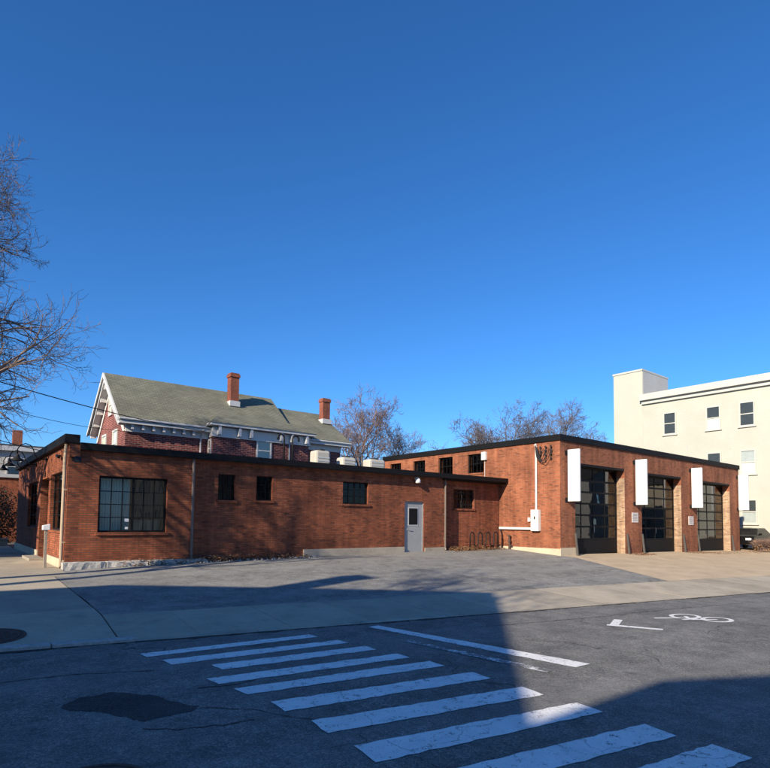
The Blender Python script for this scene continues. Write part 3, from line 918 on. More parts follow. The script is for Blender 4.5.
# entrance door on the side
ed = MB()
ed.box(.20, .26, 3.31, 4.94, .38, 2.91)
eo = ed.build('entrance_door', 'steel_frame', low)
o = MB().box(.17, .199, 3.45, 4.05, .7, 2.6).box(.17, .199, 4.2, 4.8, .7, 2.6).build('pane', 'glass_dark'); o.parent = eo
o = MB().box(.12, .199, 4.09, 4.13, 1.2, 1.6).build('handle', 'galv'); o.parent = eo
MB().box(-.45, -.051, 3.2, 5.0, .2, .42).build('step', 'foundation', low, bevel=.01)
# grey metal door
do = MB()
do.box(dr[0] + .05, dr[1] - .05, Y2 + .07, Y2 + .115, dr[2] + .01, dr[3] - .05)
dobj = do.build('door', 'grey_door', low, bevel=.006); dobj['label'] = 'grey metal door with a small upright window'
o = MB().box(dr[0] + .002, dr[0] + .05, Y2 + .05, Y2 + .14, dr[2], dr[3]).box(dr[1] - .05, dr[1] - .002, Y2 + .05, Y2 + .14, dr[2], dr[3]).box(dr[0] + .05, dr[1] - .05, Y2 + .05, Y2 + .14, dr[3] - .05, dr[3] - .002).build('door_frame', 'grey_door'); o.parent = dobj
o = MB().box(12.16, 12.70, Y2 + .058, Y2 + .069, 1.50, 2.24).build('window_rim', 'trim_grey'); o.parent = dobj
o = MB().box(12.20, 12.66, Y2 + .050, Y2 + .0575, 1.54, 2.20).build('pane', 'steel_frame'); o.parent = dobj
o = MB().tube([(12.10, Y2 + .07, 1.36), (12.10, Y2 + .01, 1.36), (12.26, Y2 + .01, 1.36)], .013, 8).box(12.065, 12.135, Y2 + .062, Y2 + .0695, 1.28, 1.45).build('handle', 'galv'); o.parent = dobj
MB().box(dr[0] - .1, dr[1] + .1, Y2 - .32, Y2 + .12, gz(12.4, -.2) - .1, dr[2] + .005).build('doorstep', 'foundation', low, bevel=.01)
# downspouts
def downspout(x, y, z0, z1, mt):
    mb = MB().tube([(x, y - .01, z1), (x, y - .05, z1 - .12), (x, y - .055, z0 + .14), (x, y - .10, z0 + .05)], .042, 10)
    for z in (z0 + .5, (z0 + z1) / 2, z1 - .5):
        mb.box(x - .055, x + .055, y - .06, y - .001, z, z + .035)
    return mb.build('downspout', mt, low, smooth=False)
downspout(S1 - .08, Y1, .40, TOP, 'brown_pipe')
downspout(S2 - .08, Y2, .44, TOP, 'brown_pipe')
MB().tube([(-.055, .10, 3.64), (-.075, .10, 3.3), (-.075, .10, .42), (-.12, .08, .34)], .045, 10).box(-.08, -.001, .04, .16, 2.4, 2.44).box(-.08, -.001, .04, .16, 1.0, 1.04).build('downspout', 'tan_pipe', low)['label'] = 'tan downspout on the corner of the building'
# what shows behind the big window
cu = MB()
vs, fs = [], []
n = 60
for k in range(n + 1):
    a = .84 + .82 * k / n
    yy = .40 + .028 * math.sin(k * 1.25) + .012 * math.sin(k * .6 + 1)
    vs += [(a, yy, 1.30), (a, yy, 2.82)]
fs = [(2 * k, 2 * k + 2, 2 * k + 3, 2 * k + 1) for k in range(n)]
cu.add(vs, fs)
co_ = tag(cu.build('curtain', 'curtain'), 'pale pleated curtain behind the left half of the big window', 'curtain')
sd = co_.modifiers.new('solid', 'SOLIDIFY'); sd.thickness = .004
bl = thing('vertical_blind', 'dark vertical blind behind the right half of the big window', 'blind', (2.12, .36, 1.64))
MB().box(1.72, 2.58, .33, .38, 2.80, 2.84).build('head_rail', 'steel_frame', bl)
for k in range(11):
    a = 1.745 + k * .08
    MB().hexa([(a, .345, 1.66), (a + .06, .355, 1.66), (a + .06, .358, 1.66), (a, .348, 1.66)], [(a, .345, 2.80), (a + .06, .355, 2.80), (a + .06, .358, 2.80), (a, .348, 2.80)]).build('slat', 'blind_dark', bl)
cab = thing('cabinet', 'low tan cabinet behind the right half of the big window', 'cabinet', (2.12, .6, .36))
MB().box(1.74, 2.56, .46, .80, .36, 1.64).build('carcass', 'cabinet', cab, bevel=.01)
MB().box(1.76, 2.14, .445, .459, .42, 1.60).build('cabinet_door', 'cabinet', cab); MB().box(2.16, 2.54, .445, .459, .42, 1.60).build('cabinet_door', 'cabinet', cab)
for zz, ww, nm in ((1.62, .11, 'larger'), (1.40, .08, 'smaller')):
    tag(MB().box(1.52 - ww / 2, 1.52 + ww / 2, .078, .082, zz - ww * .4, zz + ww * .4).build('window_notice', 'sign_white'),
        'small white notice low on the big window, the %s of two' % ('upper' if zz > 1.5 else 'lower'), 'notice')

# ------------------------------------------------------------------ garage
GX0, GX1, GY0, GY1, GZ = 17.99, 37.40, -2.91, 9.20, 5.47
gar = thing('brick_garage', 'orange brick garage with three tall glass doors and black roof edge', 'building', (27, 3, .2))
DT = 4.32
doors = [(19.10, 23.30, .20, DT), (24.92, 29.30, .12, DT - .06), (31.25, 35.95, .02, DT - .12)]
mb = MB()
wall_panel(mb, 'y', GX0, GX1, -.6, 5.20, [(d[0], d[1], -.6, d[3]) for d in doors], GY0, .52)
mb.build('front_wall', 'brick_garage', gar)
cw = [(1.37, 2.43, 4.08, 5.02), (3.48, 4.53, 4.10, 5.02), (5.58, 6.55, 4.10, 5.0), (7.61, 8.58, 4.10, 4.99)]
mb = MB()
wall_panel(mb, 'x', GY0 + .521, GY1, -.6, 5.20, cw, GX0 + .001, .30)
mb.build('side_wall', 'brick_garage', gar)
bwn = [(20.2, 22.6, 2.3, 4.2), (26.0, 28.4, 2.3, 4.2), (32.0, 34.6, 2.3, 4.2)]  # back windows added so brightness shows through the glass doors
mb = MB()
wall_panel(mb, 'y', GX0, GX1, -.6, 5.20, bwn, GY1 - .001, -.30)
mb.build('back_wall', 'brick_garage', gar)
for c in bwn:
    grid_window(gar, 'y', *c, GY1 - .10, 4, 3, frame=.05, bar=.03, dep=-1)
MB().box(GX1 - .3, GX1 - .001, GY0 + .521, GY1 - .302, -.6, 5.2).build('side_wall', 'brick_garage', gar)
MB().box(GX0 + .31, GX1 - .31, GY0 + .30, GY1 - .31, -.3, .05).build('floor', 'foundation', gar)
MB().box(GX0 + .002, GX1 - .002, GY0 + .002, GY1, 5.202, 5.34).build('roof', 'membrane', gar)
fb = MB()
fb.box(GX0 - .06, GX1 + .06, GY0 - .06, GY0 - .001, 5.20, GZ)
fb.box(GX0 - .06, GX0 - .001, GY0, GY1 + .06, 5.20, GZ)
fb.box(GX1 + .001, GX1 + .06, GY0, GY1 + .06, 5.20, GZ)
fb.box(GX0, GX1, GY1 + .001, GY1 + .06, 5.20, GZ)
fb.box(GX0, GX1, GY0, GY0 + .25, 5.345, GZ - .01).box(GX0, GX0 + .25, GY0 + .251, GY1, 5.345, GZ - .01)
fb.build('fascia', 'fascia', gar, bevel=.012)
MB().box(GX0 - .04, GX0 - .001, GY0 - .02, .39, -.6, gz(18, -1.5) + .20).box(GX0 - .04, doors[0][0] - .002, GY0 - .04, GY0 - .021, -.6, .62).build('base_course', 'foundation_pale', gar, bevel=.008)
for k in range(6):
    x = GX0 + 2.4 + 3.0 * k
    MB().box(x - .03, x + .03, GY0 - .066, GY0 - .0605, 5.196, GZ + .004).build('fascia_joint', 'fascia', gar)
for k in range(4):
    y = GY0 + 1.8 + 3.0 * k
    MB().box(GX0 - .066, GX0 - .0605, y - .03, y + .03, 5.196, GZ + .004).build('fascia_joint', 'fascia', gar)
# pale quoin lining on the left-facing side of each pier
for (d, nx) in zip(doors, (24.92, 31.25, 37.40)):
    MB().box(d[1] - .035, d[1] - .001, GY0 + .0, GY0 + .40, -.6, d[3] - .45).build('pale_reveal', 'brick_pale', gar)
for k, d in enumerate(doors):
    # header strip
    MB().box(d[0] + .001, d[1] - .001, GY0 + .012, GY0 + .40, d[3] - .10, d[3] - .001).build('door_header', 'steel_frame', gar)
    zb = gz((d[0] + d[1]) / 2, GY0) + .01
    zt = d[3] - .10
    yd = GY0 + .40
    solid = .66
    rows, cols = 6, 4
    x0, x1 = d[0] + .02, d[1] - .04
    gd = grid_window(gar, 'y', x0, x1, zb + solid, zt, yd, cols, rows, frame=.07, bar=.085, barv=.04, glass='glass_dark', name='garage_door', thick=.05)
    gd['label'] = 'black framed glass garage door, %s' % ['nearest the meter box', 'the middle one', 'farthest from the meter box'][k]
    for j in range(1):
        o = MB().box(x0, x1, yd + .004, yd + .045, zb + .006, zb + solid - .006).build('solid_panel', 'steel_frame', bevel=.006)
        o.parent = gd
    o = MB().tube([((x0 + x1) / 2, yd - .04, zb + 1.0), ((x0 + x1) / 2, yd - .04, zb + 1.28)], .014, 8).build('handle', 'galv'); o.parent = gd
    # leaning wheel guards at both jambs
    for xx, s in ((d[0] - .06, 1), (d[1] + .10, -1)):
        g0 = gz(xx, GY0 - .3)
        MB().hexa([(xx - .03, GY0 - .20, g0 - .05), (xx + .03, GY0 - .20, g0 - .05), (xx + .03, GY0 - .10, g0 - .05), (xx - .03, GY0 - .10, g0 - .05)],
                  [(xx - .03, GY0 - .09, g0 + .98), (xx + .03, GY0 - .09, g0 + .98), (xx + .03, GY0 - .01, g0 + .98), (xx - .03, GY0 - .01, g0 + .98)]).build('wheel_guard', 'guard', gar, bevel=.008)
for c in cw:
    grid_window(gar, 'x', *c, GX0 + .09, 4, 2, frame=.04, bar=.024, sill=GX0 - .04, sill_mt='brick_garage')
# things inside the garage seen dimly through the doors
for i, (x, y, h) in enumerate([(20.3, 1.0, 1.5), (26.0, 1.6, 1.7), (28.6, 0.6, 1.1), (33.0, 1.4, 1.6)]):
    sh = thing('storage_shelf', 'storage shelf inside the garage, seen dimly through %s' % ['the nearest glass door', 'the left half of the middle glass door', 'the right half of the middle glass door', 'the farthest glass door'][i], 'shelf', (x, y, .05), 'shelves inside the garage')
    for sx in (-.5, .5):
        for sy in (-.2, .2):
            MB().box(x + sx - .02, x + sx + .02, y + sy - .02, y + sy + .02, .05, .05 + h).build('post', 'galv', sh)
    for q in range(3):
        z = .15 + q * (h - .15) / 2
        MB().box(x - .48, x + .48, y - .18, y + .18, z, z + .03).build('shelf_board', 'wood', sh)
        MB().box(x - .4 + .3 * q, x - .1 + .3 * q, y - .15, y + .15, z + .031, z + .26).build('carton', 'box_white', sh)
# notices
for i, (x, z) in enumerate([(24.23, 1.98), (30.42, 1.88)]):
    nt_ = thing('notice_board', ['white notice on the pier between the first and second glass doors', 'white notice on the pier between the second and third glass doors'][i], 'notice', (x, GY0, z), 'notices on the garage piers')
    MB().box(x - .30, x + .30, GY0 - .022, GY0 - .002, z - .24, z + .24).build('board', 'paper', nt_)
    for r in range(5):
        MB().box(x - .24, x + .24 - .06 * (r % 2), GY0 - .0245, GY0 - .0225, z + .15 - r * .075, z + .175 - r * .075).build('text_line', 'ink', nt_)
# projecting signs
for i, x in enumerate([18.45, 24.20, 30.40, 37.10]):
    lab = ['tall blank white sign by the garage corner, nearest the meter box', 'tall blank white sign between the first and second glass doors', 'tall blank white sign between the second and third glass doors', 'tall blank white sign at the far end of the garage'][i]
    sg = thing('projecting_sign', lab, 'sign', (x, GY0, 2.6), 'white projecting signs on the garage piers')
    MB().box(x - .05, x + .05, GY0 - .66, GY0 - .10, 2.60, 4.82).build('sign_panel', 'sign_white', sg, bevel=.012)
    for z in (4.70, 2.66):
        mbk = MB().tube([(x, GY0 - .11, z), (x, GY0 - .002, z)], .03, 8).box(x - .10, x + .10, GY0 - .018, GY0 - .002, z - .10, z + .10)
        mbk.tube([(x + .07, GY0 - .45, z - (.0 if z > 3 else .1)), (x + .07, GY0 - .003, z - (.0 if z > 3 else .1))], .014, 6)
        mbk.build('bracket', 'black_metal', sg)
# meter box, conduit, pipe and cable on the side wall
mbx = thing('meter_box', 'white electric meter box on the garage side wall', 'meter box', (GX0, -1.73, 1.3))
MB().box(GX0 - .20, GX0 - .002, -1.93, -1.53, 1.31, 2.24).build('cabinet_body', 'box_white', mbx, bevel=.012)
MB().box(GX0 - .215, GX0 - .201, -1.90, -1.56, 1.36, 2.19).build('box_door', 'box_white', mbx, bevel=.006)
MB().box(GX0 - .225, GX0 - .216, -1.78, -1.72, 1.82, 1.95).build('latch', 'black_metal', mbx)
MB().tube([(GX0 - .06, -1.73, 2.24), (GX0 - .06, -1.73, 5.04), (GX0 - .10, -1.73, 5.12), (GX0 - .16, -1.73, 5.06)], .045, 10).build('conduit', 'box_white', mbx)
MB().box(GX0 - .10, GX0 - .002, -1.42, -1.30, 1.72, 1.90).build('junction_box', 'box_white', mbx)
MB().box(GX0 - .14, GX0 - .045, -1.52, .30, 1.36, 1.46).build('cable_duct', 'box_white', mbx)
for y in (-1.1, -.3, .2):
    MB().box(GX0 - .044, GX0 - .002, y - .03, y + .03, 1.37, 1.45).build('duct_clip', 'galv', mbx)
tg = MB()
r = random.Random(5)
for k in range(6):
    p0 = Vector((GX0 - .15, -1.76 - .02 * k, 5.06 - .02 * k))
    p1 = Vector((GX0 - .10, -2.05 - .11 * k, 4.95 - .03 * (k % 3)))
    drop = .28 + r.random() * .40
    pts = []
    for i in range(13):
        t = i / 12
        p = p0.lerp(p1, t); p.z -= drop * math.sin(math.pi * t) ** .8; p.x -= .08 * math.sin(math.pi * t)
        pts.append(p)
    tg.tube(pts, .013, 6)
for k in range(3):
    y = -1.98 - .27 * k
    for q in range(4 - k % 2):
        z = 5.0 - q * .17
        tg.lathe([(.018, z - .06), (.042, z - .04), (.042, z), (.018, z + .02)], GX0 - .10, y, 8)
    tg.box(GX0 - .085, GX0 - .002, y - .015, y + .015, 4.93, 4.97)
    tg.tube([(GX0 - .10, y, 5.03), (GX0 - .10, y + .02, 4.35)], .012, 6)
tag(tg.build('service_cables', 'wire'), 'loops of black service cable and insulators high on the garage side wall', 'cables')
wb = thing('wall_light', 'small white box light above the last clerestory window', 'wall light', (GX0, 1.3, 4.6))
MB().box(GX0 - .16, GX0 - .002, 1.14, 1.40, 4.66, 5.06).build('housing', 'box_white', wb, bevel=.015)
MB().tube([(GX0 - .03, 1.27, 4.66), (GX0 - .03, 1.27, 3.72)], .012, 6).build('cable', 'box_white', wb)
dl = thing('dome_light', 'small white dome light above the grey door', 'wall light', (12.5, Y2, 3.3))
MB().lathe([(.02, 3.43), (.08, 3.41), (.11, 3.34), (.11, 3.26), (.09, 3.22)], 12.5, Y2 - .13, 16).build('dome', 'box_white', dl, smooth=True)
MB().box(12.44, 12.56, Y2 - .10, Y2 - .002, 3.36, 3.46).build('mount', 'box_white', dl)
# hydrant pipe stub beside the rack
ps = thing('standpipe', 'dark iron standpipe at the foot of the garage side wall', 'standpipe', (GX0 - .2, -.2, .45))
MB().tube([(GX0 - .16, -.32, .3), (GX0 - .16, -.32, 1.02)], .045, 10).lathe([(.07, .78), (.075, .80), (.075, .86), (.07, .88)], GX0 - .16, -.32, 12).build('pipe', 'iron', ps)
MB().lathe([(.05, 1.02), (.065, 1.03), (.065, 1.08), (.02, 1.11)], GX0 - .16, -.32, 12).build('cap', 'iron', ps)
MB().tube([(GX0 - .16, -.32, .62), (GX0 - .16, -.46, .62)], .04, 10).build('outlet', 'iron', ps)
dp = thing('drain_pipe', 'thin dark pipe bending down from the white duct by the bike rack', 'pipe', (GX0 - .1, .25, .45))
MB().tube([(GX0 - .09, .33, 1.36), (GX0 - .11, .22, 1.30), (GX0 - .12, .15, 1.1), (GX0 - .12, .12, .40)], .024, 8).build('pipe', 'black_metal', dp)
MB().box(GX0 - .24, GX0 - .02, .0, .24, .38, .50).build('foot_block', 'foundation', dp, bevel=.01)

# ------------------------------------------------------------------ bike rack
rk = thing('bike_rack', 'black wave bike rack in front of the recessed brick bay', 'bike rack', (16.6, -.1, .46))
pts = []
x, n = 15.55, 7
zt, zb_ = 1.22, .62
xw = .262
yk = -.02
pts.append((x, yk, .40)); pts.append((x, yk, zt - .13))
for i in range(n):
    topw = (i % 2 == 0)
    cx_ = x + xw / 2
    zc = (zt - .131) if topw else (zb_ + .131)
    for q in range(1, 10):
        a = math.pi * (1 - q / 10) if topw else math.pi * (1 + q / 10)
        pts.append((cx_ + xw / 2 * math.cos(a), yk, zc + .131 * math.sin(a)))
    x += xw
    if i < n - 1:
        pts.append((x, yk, (zb_ + .131) if topw else (zt - .131)))
pts.append((x, yk, zt - .131)); pts.append((x, yk, .40))
MB().tube(pts, .026, 10).build('wave_tube', 'black_metal', rk, smooth=True)
for xx in (15.55, x):
    MB().box(xx - .07, xx + .07, yk - .07, yk + .07, .40, .475).build('foot_plate', 'black_metal', rk)

# ------------------------------------------------------------------ granite edging, leaves
ed_x = [-.10, .95, 2.05, 3.1, 3.75]
edg = thing('granite_edging', 'rough pale granite edging along the foot of the brick wall', 'edging', (1.8, -.2, .3))
for a, b in zip(ed_x[:-1], ed_x[1:]):
    r = random.Random(int(a * 100))
    g = gz((a + b) / 2, -.25)
    mb = MB()
    n = 8
    ringb, ringt = [], []
    for k in range(n + 1):
        xx = a + .01 + (b - a - .02) * k / n
        ringb.append((xx, -.36 + r.uniform(-.02, .02), g - .1)); ringt.append((xx, -.33 + r.uniform(-.025, .02), g + .16 - .02 * a + r.uniform(-.02, .02)))
    for k in range(n, -1, -1):
        xx = a + .01 + (b - a - .02) * k / n
        ringb.append((xx, -.05, g - .1)); ringt.append((xx, -.05, g + .17 - .02 * a + r.uniform(-.012, .012)))
    mb.hexa(ringb, ringt).build('granite_block', 'granite', edg, bevel=.012)
def leaf_litter(name, label, spots, count, seed, mt='leaf_dry'):
    r = random.Random(seed)
    mb = MB()
    for k in range(count):
        x0, x1, y0, y1, h = r.choice(spots)
        x = r.uniform(x0, x1); y = y0 + (y1 - y0) * (r.random() ** 1.0)
        z = gz(x, y) + .012 + r.random() ** 2 * h
        s = r.uniform(.022, .05)
        a = r.uniform(0, 6.28)
        t1, t2 = r.uniform(-.8, .8), r.uniform(-.8, .8)
        ux, uy = math.cos(a) * s, math.sin(a) * s
        mb.add([(x - ux, y - uy, z - t1 * s * .5), (x + uy * .6, y - ux * .6, z + t2 * s * .4), (x + ux, y + uy, z + t1 * s * .5), (x - uy * .6, y + ux * .6, z + .01)], [(0, 1, 2), (0, 2, 3)])
    o = mb.build(name, mt)
    tag(o, label, 'leaves', kind='stuff')
    return o
leaf_litter('leaf_litter', 'dry brown leaves drifted along the foot of the long brick wall', [(3.4, 7.4, -.42, .12, .10), (3.6, 6.6, -.30, .10, .16), (1.2, 3.6, -.42, -.05, .17)], 2600, 3)
leaf_litter('leaf_litter', 'dry brown leaves piled under the bike rack', [(14.3, 17.4, -.45, .35, .10), (14.5, 16.4, -.15, .35, .16)], 2200, 4)
leaf_litter('leaf_litter', 'scattered dry leaves in front of the garage piers', [(23.2, 25.0, -3.7, -3.0, .05), (29.2, 31.4, -3.8, -3.0, .05), (30.5, 35.5, -4.3, -3.3, .03), (36.0, 38.5, -4.4, -3.0, .05)], 1000, 5)
# loose stones and gravel along the edging
r = random.Random(11)
mb = MB()
for k in range(420):
    x = r.uniform(2.2, 7.6); y = r.uniform(-.45, .05)
    s = r.uniform(.012, .045); z = gz(x, y) + s * .4
    vs = [(x + s * a * r.uniform(.7, 1.2), y + s * b * r.uniform(.7, 1.2), z + s * c * .7) for a, b, c in ((1, 0, 0), (0, 1, 0), (-1, 0, 0), (0, -1, 0), (0, 0, 1), (0, 0, -1))]
    mb.add(vs, [(0, 1, 4), (1, 2, 4), (2, 3, 4), (3, 0, 4), (1, 0, 5), (2, 1, 5), (3, 2, 5), (0, 3, 5)])
tag(mb.build('gravel', 'granite'), 'loose pale stones along the foot of the long brick wall', 'gravel', kind='stuff')

# ------------------------------------------------------------------ lamps on the left face
def gooseneck(y, i, lab):
    t = thing('gooseneck_lamp', lab, 'lamp', (0, y, 3.5), 'gooseneck lamps over the side entrance')
    z = 3.52
    MB().tube([(-.001, y, z), (-.04, y, z)], .06, 12).build('wall_plate', 'black_metal', t)
    pts = [(-.03, y, z), (-.25, y, z + .03)]
    for q in range(0, 13):
        a = math.radians(-60 + q * 20)
        pts.append((-.52 - .24 * math.sin(a) * .9, y, z + .24 + .22 * math.cos(a) if q else z + .30))
    pts = [(-.03, y, z), (-.22, y, z + .02), (-.34, y, z + .12), (-.38, y, z + .28), (-.46, y, z + .42), (-.60, y, z + .47), (-.74, y, z + .41), (-.81, y, z + .27), (-.80, y, z + .10)]
    MB().tube(pts, .016, 8).build('arm', 'black_metal', t, smooth=True)
    MB().lathe([(.03, z + .12), (.05, z + .09), (.07, z + .02), (.17, z - .07), (.18, z - .09), (.16, z - .088)], -.80, y, 18).build('lamp_shade', 'black_metal', t, smooth=True)
for i, y in enumerate([8.6, 6.3, 3.9]):
    gooseneck(y, i, ['gooseneck lamp on the side wall, farthest from the corner', 'gooseneck lamp on the side wall, the middle one', 'gooseneck lamp on the side wall, nearest the corner'][i])
fl = thing('floodlight', 'black floodlight on the corner of the long brick wall', 'floodlight', (.1, 0, 3.3))
MB().box(.06, .20, -.03, -.002, 3.20, 3.34).build('wall_plate', 'black_metal', fl)
MB().tube([(.13, -.02, 3.27), (.13, -.30, 3.30), (.13, -.40, 3.24)], .016, 8).build('arm', 'black_metal', fl)
MB().hexa([(.05, -.50, 3.12), (.21, -.50, 3.12), (.19, -.36, 3.16), (.07, -.36, 3.16)], [(.05, -.46, 3.28), (.21, -.46, 3.28), (.19, -.36, 3.26), (.07, -.36, 3.26)]).build('lamp_head', 'black_metal', fl)
sm = thing('security_camera', 'small dark camera under the roof edge near the building corner', 'camera', (0, 1.1, 3.4))
MB().tube([(-.002, 1.15, 3.42), (-.12, 1.15, 3.42)], .02, 8).build('arm', 'black_metal', sm)
MB().tube([(-.10, 1.25, 3.42), (-.10, .95, 3.36)], .045, 10).build('camera_body', 'black_metal', sm)
# post with a white box in front of the entrance
pz = gz(-.41, .31)
po = thing('wooden_post', 'weathered wooden post with a white box on top beside the building corner', 'post', (-.41, .31, pz))
MB().box(-.445, -.375, .275, .345, pz - .1, pz + 1.0).build('post', 'wood', po, bevel=.008)
zq = pz + 1.002
MB().prism([(-.50, zq), (-.33, zq), (-.33, zq + .16), (-.50, zq + .12)], 'y', .22, .40).build('letter_box', 'sign_white', po, bevel=.01)

# ------------------------------------------------------------------ rooftop units
for i, (x, y, w, d, z0, h) in enumerate([(9.70, 3.0, .72, .55, TOP + .14, .92), (11.02, 3.0, .72, .55, TOP + .14, .74), (12.52, 3.0, .88, .6, TOP + .14, .76)]):
    ac = thing('rooftop_unit', ['white rooftop unit nearest the red house, the tallest of three', 'small white rooftop unit in the middle of three', 'wide white rooftop unit nearest the garage'][i], 'air conditioner', (x, y, z0), 'rooftop units on the low building')
    MB().box(x - w / 2, x + w / 2, y - d / 2, y + d / 2, z0 + .08, z0 + h).build('casing', 'ac', ac, bevel=.10)
    MB().lathe([(d * .36, z0 + h + .002), (d * .36, z0 + h + .05), (d * .30, z0 + h + .06)], x, y, 20).build('fan_guard', 'black_metal', ac)
    for sx in (-1, 1):
        MB().box(x + sx * w * .4 - .05, x + sx * w * .4 + .05, y - d / 2, y + d / 2, z0, z0 + .078).build('rail', 'galv', ac)
    for q in range(4):
        MB().box(x - w * .4, x + w * .4, y - d / 2 - .012, y - d / 2 - .001, z0 + .2 + q * .13, z0 + .25 + q * .13).build('louvre', 'trim_grey', ac)
for i, x in enumerate([8.55, 8.95]):
    vp = thing('vent_pipe', ['gooseneck roof vent pipe, left of a pair', 'gooseneck roof vent pipe, right of a pair'][i], 'vent pipe', (x, 4, TOP + .14), 'vent pipes on the low roof')
    s = -1 if i == 0 else 1
    path = [(x, 4, TOP + .14), (x, 4, 5.08)] + [(x + s * .15 * (1 - math.cos(a)), 4, 5.08 + .16 * math.sin(a)) for a in [math.pi * q / 8 for q in range(1, 8)]] + [(x + s * .30, 4, 5.0)]
    MB().tube(path, .038, 12).build('pipe', 'black_metal', vp, smooth=True)
    MB().lathe([(.14, TOP + .142), (.14, TOP + .18), (.085, TOP + .30)], x, 4, 14).build('flashing', 'galv', vp)

# ------------------------------------------------------------------ red brick house behind
house = thing('red_brick_house', 'red brick house with green shingle roof and two chimneys behind the low building', 'house', (11, 16.5, .4))
HX0, HX1, HXM = 4.6, 17.7, 14.2
YF, YB, YR = 13.45, 19.9, 16.70
EZ, RZ, RZ2 = 6.72, 9.66, 9.10
OV = .45
sl = (RZ - EZ) / (YR - (YF - OV))
body = MB()
gable = [(YF, -.2), (YB, -.2), (YB, EZ - .05), (YR, RZ - .25), (YF, EZ - .05)]
body.prism(gable, 'x', HX0, HXM + .05)
body.build('wall', 'brick_red', house)
MB().prism([(YF + .002, -.2), (YB - .002, -.2), (YB - .002, EZ - .05), (YR, RZ2 - .25), (YF + .002, EZ - .05)], 'x', HXM + .052, HX1).build('wall', 'brick_red', house)
def roof_slab(x0, x1, ridge, name='roof', yf=YF - OV, yb=YB + OV, th=.16):
    z_e = EZ
    return MB().prism([(yf, z_e), (YR, ridge), (yb, z_e), (yb, z_e - th), (YR, ridge - th * 1.2), (yf, z_e - th)], 'x', x0, x1).build(name, 'shingle_green', house)
rf = roof_slab(HX0 - .42, HXM + .1, RZ)
rf2 = roof_slab(HXM + .101, HX1 + .55, RZ2)
# rake boards with returns and cornice
MB().prism([(YF - OV - .03, EZ - .22), (YR, RZ - .24), (YB + OV + .03, EZ - .22), (YB + OV + .03, EZ - .03), (YR, RZ - .01), (YF - OV - .03, EZ - .03)], 'x', HX0 - .50, HX0 - .421).build('rake_board', 'trim', house)
MB().prism([(YF + .06, EZ - .24), (YR, RZ - .52), (YB - .06, EZ - .24), (YB - .06, EZ - .16), (YR, RZ - .28), (YF + .06, EZ - .16)], 'x', HX0 - .418, HX0 - .001).build('soffit', 'trim_grey', house)
MB().prism([(YF + .02, EZ - .62), (YF + .34, EZ - .62), (YR, RZ - .85), (YB - .34, EZ - .62), (YB - .02, EZ - .62), (YR, RZ - .56)], 'x', HX0 - .05, HX0 - .002).build('frieze', 'trim', house)
MB().box(HX0 - .40, HXM + .1, YF - OV - .02, YF - .001, EZ - .30, EZ - .165).box(HX0 - .02, HXM, YF - .10, YF - .002, EZ - .66, EZ - .302).build('cornice', 'trim', house)
MB().box(HXM + .101, HX1 + .5, YF - OV - .02, YF - .003, EZ - .30, EZ - .165).box(HXM + .101, HX1, YF - .10, YF - .004, EZ - .66, EZ - .302).build('cornice', 'trim', house)
MB().tube([(HX0 - .42, YF - OV - .05, EZ - .08), (HX1 + .5, YF - OV - .05, EZ - .10)], .06, 8).build('gutter', 'trim_grey', house)
for k in range(9):
    t = (k + .5) / 9
    for (ya, za, yb_, zb2) in ((YF - .2, EZ - .2, YR, RZ - .45), (YB + .2, EZ - .2, YR, RZ - .45)):
        if k % 2 == 0:
            y, z = ya + (yb_ - ya) * t, za + (zb2 - za) * t
            MB().box(HX0 - .36, HX0 - .06, y - .07, y + .07, z - .30, z - .06).build('bracket', 'trim', house)
for k in range(8):
    x = HX0 + .25 + k * .52
    if x < 8.3:
        MB().box(x - .06, x + .06, YF - .36, YF - .101, EZ - .55, EZ - .302).build('bracket', 'trim_grey', house)
# projecting bay
BX0, BX1, BY = 8.9, 14.9, 12.75
BZ = EZ + .16
bay = MB().box(BX0, BX1, BY, YF - .001, -.2, EZ - .02).build('bay_wall', 'brick_red', house)
MB().box(BX0 - .30, BX1 + .25, BY - .45, YF - .46, BZ - .14, BZ).build('bay_cornice', 'trim', house)
MB().box(BX0 - .06, BX1 + .06, BY - .10, BY - .002, EZ - .56, EZ - .02).box(BX0 - .06, BX0 - .002, BY - .001, YF - .11, EZ - .56, EZ - .02).build('bay_frieze', 'trim', house)
zt_ = EZ + sl * (.9 + OV) + .012
A_, B_ = (BX0 - .34, BY - .50, BZ + .002), (BX1 + .30, BY - .50, BZ + .002)
C_, D_ = (BX1 - .9, YF + .9, zt_), (BX0 + .9, YF + .9, zt_)
E_, F_ = (BX0 - .34, YF - .44, EZ - .05), (BX1 + .30, YF - .44, EZ - .05)
MB().add([A_, B_, C_, D_, E_, F_], [(0, 1, 2, 3), (0, 3, 4), (1, 5, 2), (0, 4, 5, 1), (4, 3, 2, 5)]).build('bay_roof', 'shingle_green', house)
for x in (9.15, 10.3, 11.0, 12.9, 13.6, 14.6):
    MB().box(x - .07, x + .07, BY - .40, BY - .101, EZ - .46, EZ + .015).build('bracket', 'trim_grey', house)
def sash(parent, axis, a0, a1, z0, z1, face, dep, mt='trim'):
    return grid_window(parent, axis, a0, a1, z0, z1, face, 1, 2, frame=.09, bar=.07, mt=mt, glass='glass', dep=dep, thick=.06)
sash(house, 'y', 11.45, 12.40, 4.9, 6.35, BY - .065, 1)
MB().box(11.52, 12.33, BY - .004, BY - .001, 4.97, 6.28).build('window_backing', 'curtain', house)
